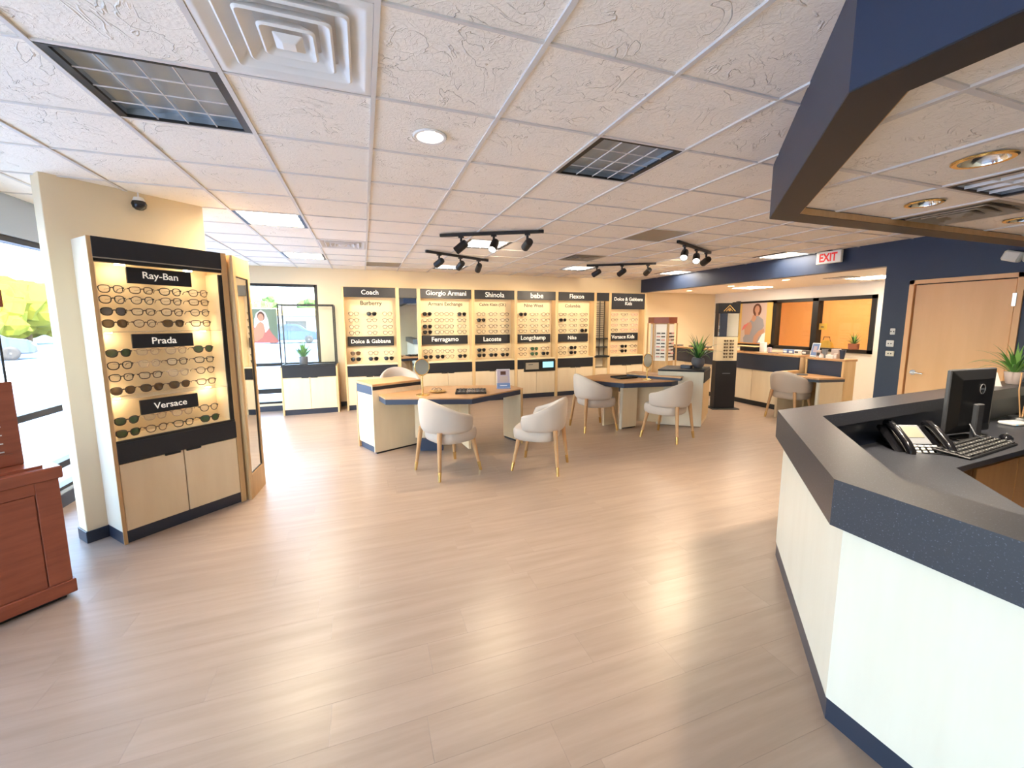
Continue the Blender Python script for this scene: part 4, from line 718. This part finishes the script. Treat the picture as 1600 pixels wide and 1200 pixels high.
def plant(x, y, z, label, pot, potm, n, ln_, wd, lm, seed, droop=.5, group=None):
    rnd = random.Random(seed); t = thing('potted_plant', label, 'plant', (x, y, z), 0, group)
    p_ = MB().lathe(pot, 24).build('pot', potm, t, smooth=True); h = max(q[1] for q in pot); r_ = pot[-1][0]
    MB().lathe([(r_*.9, h-.012), (r_*.9, h-.008)], 18).build('soil', 'soil', t)
    key = (ln_, wd, droop)
    if key not in blade:
        vs_ = []
        for v in range(3):
            dr = droop*(.55+.45*v); mb = MB(); K = 7; L_ = []
            for k in range(K+1):
                f_ = k/K; ang = PI/2-dr*1.9*f_*f_; 
                L_.append((f_, ang))
            px_, pz_ = 0, 0; pts = []
            for k in range(K+1):
                if k: px_ += ln_/K*math.cos(L_[k][1]); pz_ += ln_/K*math.sin(L_[k][1])
                ww = wd*(.45+.55*math.sin(PI*min(1, L_[k][0]*1.25)))*(1-L_[k][0]**3)+.0008; pts.append((px_, pz_, ww))
            vv = []; ff = []
            for (a_3, c_3, ww) in pts: vv += [(a_3, -ww/2, c_3+ww*.25), (a_3, 0, c_3), (a_3, ww/2, c_3+ww*.25)]
            for k in range(K): ff += [(3*k, 3*k+1, 3*k+4, 3*k+3), (3*k+1, 3*k+2, 3*k+5, 3*k+4)]
            mb.add(vv, ff); vs_.append(mb.mesh('leaf', smooth=True))
        blade[key] = vs_
    for k in range(n):
        f_ = k/n; o = ob('leaf', blade[key][min(2, int(f_*3))], lm if k % 4 else ('leaf_light' if lm != 'leaf_light' else 'leaf'), t); s = .7+.4*rnd.random(); a_4 = k*2.39996+rnd.random()*.3
        o.location = (.3*r_*math.cos(a_4)*f_, .3*r_*math.sin(a_4)*f_, h-.012); o.rotation_euler = (0, .08+.98*f_*rnd.uniform(.7, 1.1), a_4); o.scale = (s, s, s)
    return t
plant(5.95, -.05, 1.0695, 'spiky green plant in a pale pink pot on the counter ledge', [(.045, 0), (.05, .004), (.07, .12), (.066, .12)], 'pot_pink', 40, .33, .026, 'leaf', 3)
plant(5.16, 3.20, .925, 'large spiky plant in a dark grey pot on the white end box', [(.06, 0), (.085, .03), (.105, .09), (.10, .14), (.085, .17)], 'pot_grey', 44, .44, .036, 'leaf_dark', 5, .5)
plant(-1.17, 6.30, .912, 'bushy grass plant in a grey pot on the low cabinet', [(.062, 0), (.07, .01), (.078, .16), (.07, .16)], 'pot_grey', 80, .33, .026, 'leaf', 8, .25)
plant(8.98, 3.15, 1.131, 'small spiky plant in a rust pot on the interior window sill', [(.06, 0), (.085, .02), (.09, .12), (.08, .12)], 'rust', 44, .26, .018, 'leaf_dark', 11, .4)
# ------------------------------------------------------------------ freestanding tower
t = thing('display_tower', 'slim black freestanding eyewear tower with mirror and triangle emblem', 'display stand', (6.50, 3.90, 0), R_(-20)); w = .40
B(-.26, -.17, 0, .26, .17, .018).build('base_plate', 'black', t, .004); B(-.2, -.08, .018, .2, .08, .94).build('lower_cabinet', 'header_black', t, .003); B(-.2, -.06, .94, .2, .06, 1.40).build('frame_panel', 'panel_lit', t, .002); B(-.2, -.06, 1.40, .2, .06, 1.85).build('mirror_backing', 'header_black', t); B(-.192, -.064, 1.41, .192, -.06, 1.845).build('mirror_glass', 'mirror', t)
h_ = B(-.205, -.07, 1.85, .205, .06, 2.04).build('header', 'header_black', t, .003); B(-.07, -.085, .69, .08, -.08, .705).build('handle', 'grey', t)
mb = MB()
for p, q in (((-.11, 1.885), (0, 2.0)), ((.11, 1.885), (0, 2.0)), ((-.06, 1.885), (0, 1.95)), ((.06, 1.885), (0, 1.95))): mb.tube([(p[0], -.072, p[1]), (q[0], -.072, q[1])], .007, 6)
mb.build('triangle_emblem', 'brass', h_); MB().lathe([(.022, -.074), (.022, -.07)], 16, 0, 1.905, 'y').build('emblem_dot', 'brass', h_); B(.17, -.03, 2.04, .23, .03, 2.075).build('top_clip', 'black', t)
for r_ in range(6):
    for c in range(2):
        x, z = -.03+.11*c, 1.325-.062*r_; q = R_(-20); specs(2, 'gl_brown', 'ln_brown', (6.50+x*math.cos(q)+.085*math.sin(q), 3.90+x*math.sin(q)-.085*math.cos(q), z), q, f'small brown sunglasses on the slim tower, {ORD[r_]} row, {("left", "right")[c]} column', 'sunglasses on the slim tower', .6)
# ------------------------------------------------------------------ spinner display
t = thing('spinner_display', 'mahogany topped rotating eyewear display with white faces', 'display stand', (6.08, 5.2, 0), R_(14)); S = .30
MB().lathe([(.27, 0), (.27, .05), (.2, .06), (.05, .08), (.05, .55)], 28).build('pedestal', 'oak', t, smooth=True)
hexp = [(S*math.cos(PI/3*k), S*math.sin(PI/3*k)) for k in range(6)]
MB().prism(hexp, .55, .60).build('bottom_board', 'oak', t, .004); MB().prism(hexp, 1.66, 1.79).build('top_board', 'mahogany', t, .004); MB().prism([(p[0]*.8, p[1]*.8) for p in hexp], .6, 1.66).build('core', 'oak', t)
for k in range(6):
    a_5 = PI/3*k+PI/6; MB().prism([(p[0], p[1]) for p in [(hexp[k][0]-.012, hexp[k][1]-.012), (hexp[k][0]+.012, hexp[k][1]-.012), (hexp[k][0]+.012, hexp[k][1]+.012), (hexp[k][0]-.012, hexp[k][1]+.012)]], .6, 1.66).build('post', 'oak', t)
    ap = S*.8*math.cos(PI/6); mb = MB(); mb.M = Matrix.Rotation(a_5, 4, 'Z'); mb.box(ap, -.11, .85, ap+.006, .11, 1.64); f_ = mb.build('face_panel', 'white', t)
    if k in (3, 4, 5):
        for r_ in range(8):
            for c in range(2):
                mb = MB(); mb.M = Matrix.Rotation(a_5, 4, 'Z'); mb.box(ap+.006, -.085+c*.095, .93+r_*.072, ap+.03, -.01+c*.095, .955+r_*.072); mb.build('mounted_frame', ('gl_pink', 'gl_brown', 'gl_black')[(k+r_+c) % 3], f_)
# ------------------------------------------------------------------ alcove counter and third desk
t = thing('alcove_counter', 'long dispensing counter with oak top and navy band in the alcove', 'counter', (0, 0, 0))
B(7.25, 3.0, 1.045, 7.85, 6.68, 1.085).build('top', 'oak_top', t, .003); B(7.27, 3.0, .73, 7.30, 6.68, 1.045).build('navy_band', 'navy_kick', t); B(7.30, 3.0, .1, 7.8, 6.68, 1.045).build('body', 'laminate', t); B(7.32, 3.02, 0, 7.8, 6.68, .1).build('kick_board', 'black', t)
for k in range(4): B(7.288, 3.02+k*.92, .11, 7.30, 3.92+k*.92, .725).build('front_panel', 'laminate', t, .002)
for y in (4.4, 4.9): MB().tube([(7.26, y, .75), (7.26, y, 1.25)], .008, 8).build('rail_post', 'alu', t)
B(7.25, 3.9, 1.18, 7.5, 4.42, 1.195).build('riser_shelf', 'oak', t); B(7.48, 3.9, 1.085, 7.5, 4.42, 1.18).build('riser_back', 'header_black', t)
t = thing('dispensing_desk', 'small oak topped desk with raised back at the alcove', 'desk', (0, 0, 0))
DP3 = [(6.92, 2.40), (7.40, 2.30), (7.40, 2.96), (6.78, 2.96)]
MB().prism(DP3, .735, .762).build('desktop', 'oak_top', t, .002); MB().prism(inset(DP3, .01), .69, .735).build('desk_fascia', 'navy_kick', t); pan((6.93, 2.41), (1, -.2), .47, .03, 0, .69).build('side_panel', 'laminate', t, .002); pan((6.925, 2.40), (1, -.2), .03, .045, 0, .69).build('side_edge', 'panel_white', t)
B(6.75, 2.96, 0, 7.24, 3.0, .80).build('left_panel', 'laminate', t); B(6.74, 2.95, .80, 7.24, 3.01, .82).build('left_panel_cap', 'stile', t)
B(7.40, 2.33, 1.02, 7.72, 2.98, 1.055).build('raised_top', 'oak_top', t, .003); B(7.40, 2.34, 0, 7.70, 2.37, 1.02).build('raised_side', 'stile', t); B(7.40, 2.94, 0, 7.70, 2.97, 1.02).build('raised_side', 'stile', t); B(7.42, 2.37, .76, 7.45, 2.94, 1.02).build('raised_front', 'navy_lam', t); B(7.68, 2.37, 0, 7.70, 2.94, 1.02).build('raised_back', 'laminate', t)
# small goods on the alcove counter and raised shelf
def goods(nm, lb, cat, x, y, z, sx, sy, sz, m_, m2_=None, rz=0):
    t = thing(nm, lb, cat, (x, y, z), rz); B(-sx/2, -sy/2, 0, sx/2, sy/2, sz).build('body', m_, t, min(sx, sy, sz)*.08)
    if m2_: B(-sx/2-.002, -sy*.35, sz*.25, -sx/2, sy*.35, sz*.7).build('label_panel', m2_, t)
    return t
t = thing('tablet_stand', 'tilted tablet with dark blue picture at the left end of the raised shelf', 'tablet', (7.47, 2.89, 1.055), R_(-90)); mb = MB(); mb.M = Matrix.Rotation(R_(-14), 4, 'X'); mb.box(-.07, 0, 0, .07, .012, .26); mb.build('case', 'white', t, .006)
mb = MB(); mb.M = Matrix.Rotation(R_(-14), 4, 'X'); mb.box(-.058, -.002, .03, .058, 0, .245); s_ = mb.build('picture', 'paper_blue', t); mb = MB(); mb.M = Matrix.Rotation(R_(-14), 4, 'X'); mb.box(-.03, -.004, .09, .03, -.002, .2); mb.build('picture_figure', 'lilac', s_); B(-.06, 0, 0, .06, .08, .01).build('foot', 'black', t)
for k, (y, m_, lb) in enumerate(((2.44, 'pot_grey', 'tapered slate blue cup at the right end of the raised shelf'), (2.72, 'grey', 'tapered dark cup in the middle of the raised shelf'))):
    t = thing('cup', lb, 'cup', (7.5, y, 1.055)); MB().lathe([(.028, 0), (.045, .15), (.041, .15), (.026, .006), (0, .006)], 22).build('cup_wall', 'navy_lam' if k == 0 else m_, t, smooth=True); MB().lathe([(.047, .148), (.047, .154), (.041, .154), (.041, .148)], 22).build('rim', m_, t)
goods('small_box', 'small white box with dark label beside the tilted tablet', 'box', 7.48, 2.80, 1.055, .05, .075, .13, 'poster_bg', 'dark_grey'); goods('small_box', 'pink box behind the dark cup on the raised shelf', 'box', 7.60, 2.60, 1.055, .08, .12, .16, 'poster_bg'); goods('small_box', 'white low box right of the dark cup on the raised shelf', 'box', 7.46, 2.60, 1.055, .06, .12, .06, 'white'); goods('small_box', 'low pinkish box left of the slate blue cup', 'box', 7.46, 2.51, 1.055, .06, .05, .09, 'pot_pink', 'poster_white')
t = thing('cotton_jar', 'small pale jar with rounded lid on the raised shelf', 'jar', (7.46, 2.745, 1.055)); MB().lathe([(.03, 0), (.034, .005), (.034, .04), (.03, .045)], 20).build('jar_wall', 'white', t, smooth=True); MB().lathe([(.03, .045), (.03, .055), (.018, .07), (0, .074)], 20).build('lid', 'pot_pink', t, smooth=True)
goods('white_carton', 'tall white carton standing on the alcove counter by the poster', 'box', 7.45, 3.86, 1.085, .07, .11, .19, 'white', 'poster_white'); goods('bottle_box', 'small dark bottle-shaped box beside the tall white carton', 'box', 7.45, 3.72, 1.085, .05, .06, .10, 'lilac')
for k, (y, m_, lb) in enumerate(((3.44, 'paper_blue', 'blue cleaning kit box on the alcove counter'), (3.33, 'paper_blue', 'second blue cleaning kit box on the alcove counter'), (3.22, 'white', 'white and grey kit box on the alcove counter'), (3.08, 'dark_grey', 'dark kit box at the right end of the alcove counter'))): goods('kit_box', lb, 'box', 7.55, y, 1.085, .10, .09, .075, m_, 'poster_white' if k != 2 else 'dark_grey')
goods('document_pile', 'dark folder lying flat on the alcove counter', 'folder', 7.36, 3.52, 1.085, .16, .2, .012, 'dark_grey'); goods('blue_case', 'small slate case beside the plant on the white end box', 'case', 4.94, 3.22, .925, .12, .16, .055, 'navy_lam', rz=R_(30))
for k, y in enumerate((5.3, 5.7, 6.2)): goods('small_tray', ('nearest', 'middle', 'farthest')[k]+' small dark tray on the far end of the alcove counter', 'tray', 7.45, y, 1.085, .16, .16, .03, 'dark_grey')
t = thing('desk_mouse_pad', 'dark oval pad on the small alcove desk', 'pad', (7.08, 2.80, .762)); MB().lathe([(.09, 0), (.09, .012), (.08, .016)], 24).build('pad', 'dark_grey', t)
t = thing('window_note', 'small yellow note card stuck on the interior window', 'card', (9.125, 3.86, 1.57)); B(0, -.09, -.06, .004, .09, .075).build('card', 'yellow', t); B(-.002, -.03, -.01, 0, .03, .01).build('printed_line', 'dark_grey', t)
t = thing('yellow_bag', 'yellow handbag standing on the bench behind the interior window', 'bag', (9.7, 4.12, 1.0)); MB().loft([[(a_*f_, b_*f_, z) for a_, b_ in ((-.07, -.14), (.07, -.14), (.07, .14), (-.07, .14))] for f_, z in ((.95, 0), (1, .08), (.8, .2), (.5, .27))]).build('bag_body', 'yellow', t, .015, True); MB().tube([(0, -.08, .24), (0, -.06, .34), (0, .06, .34), (0, .08, .24)], .01, 8).build('bag_handle', 'dark_grey', t)
t = thing('lab_bench', 'bench behind the interior window carrying the yellow handbag', 'bench', (9.5, 2.1, 0)); B(0, 0, .96, .6, 4.8, 1.0).build('bench_top', 'lab_card', t); B(.05, 0, 0, .6, 4.8, .96).build('bench_body', 'lab_card', t)
# ------------------------------------------------------------------ posters
def shape(nm, m_, pts, y, par): 
    ring_ = [(x, y, z) for x, z in pts]; return MB().add(ring_, [tuple(range(len(pts)))]).build(nm, m_, par)
def ell(cx, cz, a, b_, n=24): return [(cx+a*math.cos(2*PI*k/n), cz+b_*math.sin(2*PI*k/n)) for k in range(n)]
t = thing('woman_poster', 'large poster of a seated woman in grey hung on the interior window', 'poster', (9.035, 5.90, 1.16), R_(-90)); 
B(-.03, 0, 0, .95, .008, .98).build('poster_sheet', 'poster_yellow', t); B(.12, -.002, 0.0, .80, 0, .98).build('printed_wall', 'poster_bg', t)
shape('printed_dress', 'dress', [(.22, 0), (.2, .12), (.3, .28), (.34, .5), (.46, .66), (.6, .66), (.72, .58), (.76, .42), (.7, .3), (.74, .0)], -.003, t)
shape('printed_knee', 'skin', [(.24, .2), (.22, .36), (.3, .5), (.4, .52), (.44, .4), (.38, .2)], -.004, t); shape('printed_leg', 'skin', [(.48, 0), (.5, .16), (.62, .3), (.76, .36), (.78, .28), (.64, .16), (.58, 0)], -.0045, t); shape('printed_arm', 'skin', [(.4, .56), (.44, .68), (.52, .72), (.54, .6), (.48, .52)], -.0048, t)
shape('printed_hair', 'hair', ell(.55, .81, .115, .155), -.005, t); shape('printed_face', 'skin', ell(.55, .82, .065, .095), -.006, t); shape('printed_neck', 'skin', [(.52, .66), (.52, .75), (.58, .75), (.6, .66)], -.0055, t); shape('printed_chair', 'red_cloth', [(.14, .3), (.2, .44), (.34, .5), (.3, .44), (.22, .34)], -.0042, t); shape('printed_light', 'poster_white', [(.62, .02), (.72, .22), (.8, .26), (.8, .02)], -.0049, t)
t = thing('window_poster', 'poster of a woman in a pale shawl and rose dress on the back window', 'poster', (-2.30, 6.745, 1.32), 0); B(0, 0, 0, .66, .006, .64).build('poster_sheet', 'poster_green', t)
shape('printed_dress', 'rose', [(.12, 0), (.14, .14), (.2, .24), (.28, .34), (.34, .4), (.44, .4), (.5, .3), (.57, .16), (.66, .04), (.66, 0)], -.001, t); shape('printed_veil', 'poster_white', [(.27, .3), (.28, .44), (.32, .56), (.40, .62), (.47, .57), (.51, .44), (.52, .28), (.46, .2), (.34, .2)], -.002, t); shape('printed_hair', 'hair', ell(.395, .50, .062, .088), -.0025, t); shape('printed_face', 'skin', ell(.39, .48, .048, .07), -.003, t)
shape('printed_arms', 'skin', [(.2, .06), (.26, .24), (.33, .36), (.38, .40), (.43, .36), (.45, .22), (.4, .1), (.3, .03)], -.0032, t); shape('printed_strip', 'dress', [(.0, 0), (0, .64), (.05, .64), (.08, 0)], -.0015, t); shape('printed_road', 'poster_white', [(.0, 0), (0, .05), (.12, .06), (.12, 0)], -.0018, t)
# ------------------------------------------------------------------ mahogany floor stand, cut by the frame
t = thing('mahogany_display_stand', 'dark red mahogany display stand at the left edge of view', 'display stand', (-1.873, 1.003, 0), math.atan2(-.209, -.222)+PI)   # local x runs back along the face
w = -.95
B(w, .03, 0, -.03, .5, .03).build('foot', 'black', t); B(w-.02, -.012, .03, .012, .55, .115).build('plinth', 'mahogany', t, .004); B(w, .012, .115, -.012, .52, .77).build('cabinet_body', 'mahogany', t)
B(-.10, 0, .115, 0, .012, .77).build('corner_stile', 'mahogany', t, .002); B(w, 0, .70, -.10, .012, .77).build('top_rail', 'mahogany', t, .002); B(w, .004, .115, -.105, .012, .695).build('inset_panel', 'mahogany', t, .002); B(w-.02, -.018, .77, .018, .56, .845).build('top_board', 'mahogany', t, .006); B(w, .03, .845, -.05, .5, .86).build('upper_tray', 'mahogany', t)
B(w, .16, .86, -.09, .19, 1.36).build('upper_panel', 'mahogany', t, .004)
for z in (.95, 1.0, 1.05, 1.10, 1.15, 1.20): B(-.42, .152, z, -.16, .16, z+.006).build('silver_rail', 'alu', t)
B(-.44, .15, .93, -.13, .16, .938).build('rail_tray', 'mahogany', t)
for x in (-.11, -.24, -.30): MB().tube([(x, .17, 1.36), (x, .17, 1.80)], .006, 8).build('wire_post', 'black', t)
for z in (1.44, 1.52, 1.60): MB().tube([(-.34, .17, z), (-.11 if z == 1.6 else -.2, .17, z)], .005, 8).build('wire_shelf', 'black', t)
B(w, .12, 1.79, -.085, .22, 1.89).build('header_board', 'mahogany', t, .004)
# ------------------------------------------------------------------ outside
struct(B(-120, -60, -.4, 40, 160, -.12).build('ground_outside', 'asphalt'), 'sunlit parking lot outside the windows')
struct(B(-5.2, -8, -.12, XL-.2, 9.2, -.02).box(XL-.2, 6.9, -.12, 10, 9.2, -.02).build('sidewalk', 'concrete'), 'concrete walk along the storefront')
struct(B(-60, 14, -.12, -9.5, 23, -.10).build('lot_apron', 'concrete'), 'pale sunlit apron beyond the left glazing')
for k in range(5): tag(B(-5.5+k*2.7, 12, -.12, -5.4+k*2.7, 17, -.114).build('parking_line', 'white'), f'{ORD[k]} white painted parking line from the left, outside back window', 'road marking', 'parking lines')
def car(x, y, rz, paint, label):
    t = thing('parked_car', label, 'car', (x, y, -.12), rz, 'cars parked outside')
    prof = [(-2.25, .35), (-2.3, .75), (-2.2, 1.0), (-1.95, 1.15), (-1.5, 1.62), (-1.1, 1.72), (.4, 1.70), (.75, 1.58), (1.35, 1.12), (2.1, .98), (2.3, .75), (2.3, .4), (2.2, .3), (-2.1, .3)]
    MB().loft([[(p[0], s, p[1]) for p in prof] for s in (-.9, .9)]).build('body', paint, t, .06, True, 2)
    for s in (-.915, .915):
        MB().add([(q[0], s, q[1]) for q in ((-1.75, 1.14), (-1.4, 1.55), (-.35, 1.6), (-.35, 1.12))], [(0, 1, 2, 3)]).build('rear_window', 'car_glass', t); MB().add([(q[0], s, q[1]) for q in ((-.25, 1.12), (-.25, 1.6), (.45, 1.57), (1.1, 1.1))], [(0, 1, 2, 3)]).build('front_window', 'car_glass', t)
        B(2.05, s*.62, .68, 2.305, s*.92, .86).build('headlight', 'white', t, .02)
        for wx in (-1.4, 1.4):
            wl = MB().lathe([(.2, s*.80), (.34, s*.80), (.35, s*.86), (.35, s*.98), (.33, s*1.0), (.2, s*1.0)], 24, wx, .35, 'y').build('wheel', 'rubber', t, smooth=True); MB().lathe([(.05, s*1.0), (.21, s*.985), (.21, s*.97)], 18, wx, .35, 'y').build('hub', 'alu', wl)
    B(2.26, -.8, .35, 2.32, .8, .5).build('bumper', 'dark_grey', t); B(1.0, -.75, 1.15, 1.3, .75, 1.17).build('wiper_cowl', 'black', t)
car(-18.3, 25.2, R_(31), 'car_grey', 'grey car parked outside the left glazing'); car(-6.2, 39.2, R_(5), 'car_blue', 'blue car parked outside the back window')
def tree(x, y, h, r_, m_, label, seed):
    rnd = random.Random(seed); t = thing('tree', label, 'tree', (x, y, -.12), 0, 'trees across the road'); MB().tube([(0, 0, 0), (.1, .05, h*.5)], .25, 10, .12).build('trunk', 'bark', t)
    bm = bmesh.new()
    for k in range(26):
        a_6, f_ = rnd.random()*2*PI, rnd.random(); rad = r_*(.28+.22*rnd.random()); d = r_*.75*math.sqrt(rnd.random())*(1-.5*f_); c = Vector((d*math.cos(a_6), d*math.sin(a_6), h*(.38+.55*f_)))
        g_ = bmesh.ops.create_icosphere(bm, subdivisions=2, radius=rad, matrix=Matrix.Translation(c))
        for v in g_['verts']: v.co += (v.co-c)*rnd.uniform(-.28, .28)
    me_ = bpy.data.meshes.new('crown'); bm.to_mesh(me_); bm.free(); ob('crown', me_, m_, t)
for k, (x, y, h, r_, m_, lb) in enumerate(((-13.9, 62.4, 4.6, 2.0, 'tree_a', 'round green tree left in the back window view'), (-12.7, 66.7, 5.6, 1.5, 'tree_a', 'taller narrow green tree in the middle of the back window view'), (-7.8, 67.4, 5.2, 2.0, 'tree_a', 'tree at the right edge of the back window view'), (-27.1, 42.3, 4.6, 3.2, 'tree_b', 'yellow green tree beyond the left glazing'), (-28.1, 46.3, 4.4, 3.4, 'tree_b', 'broad yellow green tree beyond the grey car'), (-27.0, 40.0, 4.4, 3.2, 'tree_b', 'farthest left yellow green tree beyond the stand'))): tree(x, y, h, r_, m_, lb, k+20)
t = thing('fuel_canopy', 'distant white station building with a yellow canopy band', 'building', (-8, 46, -.12)); B(-12, 0, 2.6, 22, 8, 3.2).build('canopy_band', 'yellow', t); B(-6, 2, 0, 16, 8, 2.6).build('building_wall', 'far_white', t); B(-12, .5, 3.2, 22, 8, 3.35).build('canopy_roof', 'far_white', t)
for x in (-11, -8): B(x, 3, 0, x+.4, 3.4, 2.6).build('canopy_post', 'far_white', t)
for x in (0, 6, 11): f_ = B(x, 1.9, .9, x+2, 2.0, 2.0).build('window', 'dark_grey', t)
for o in bpy.data.objects:
    if o.type == 'EMPTY' and not o.get('label') and o.get('kind') != 'structure': o['label'] = o.name
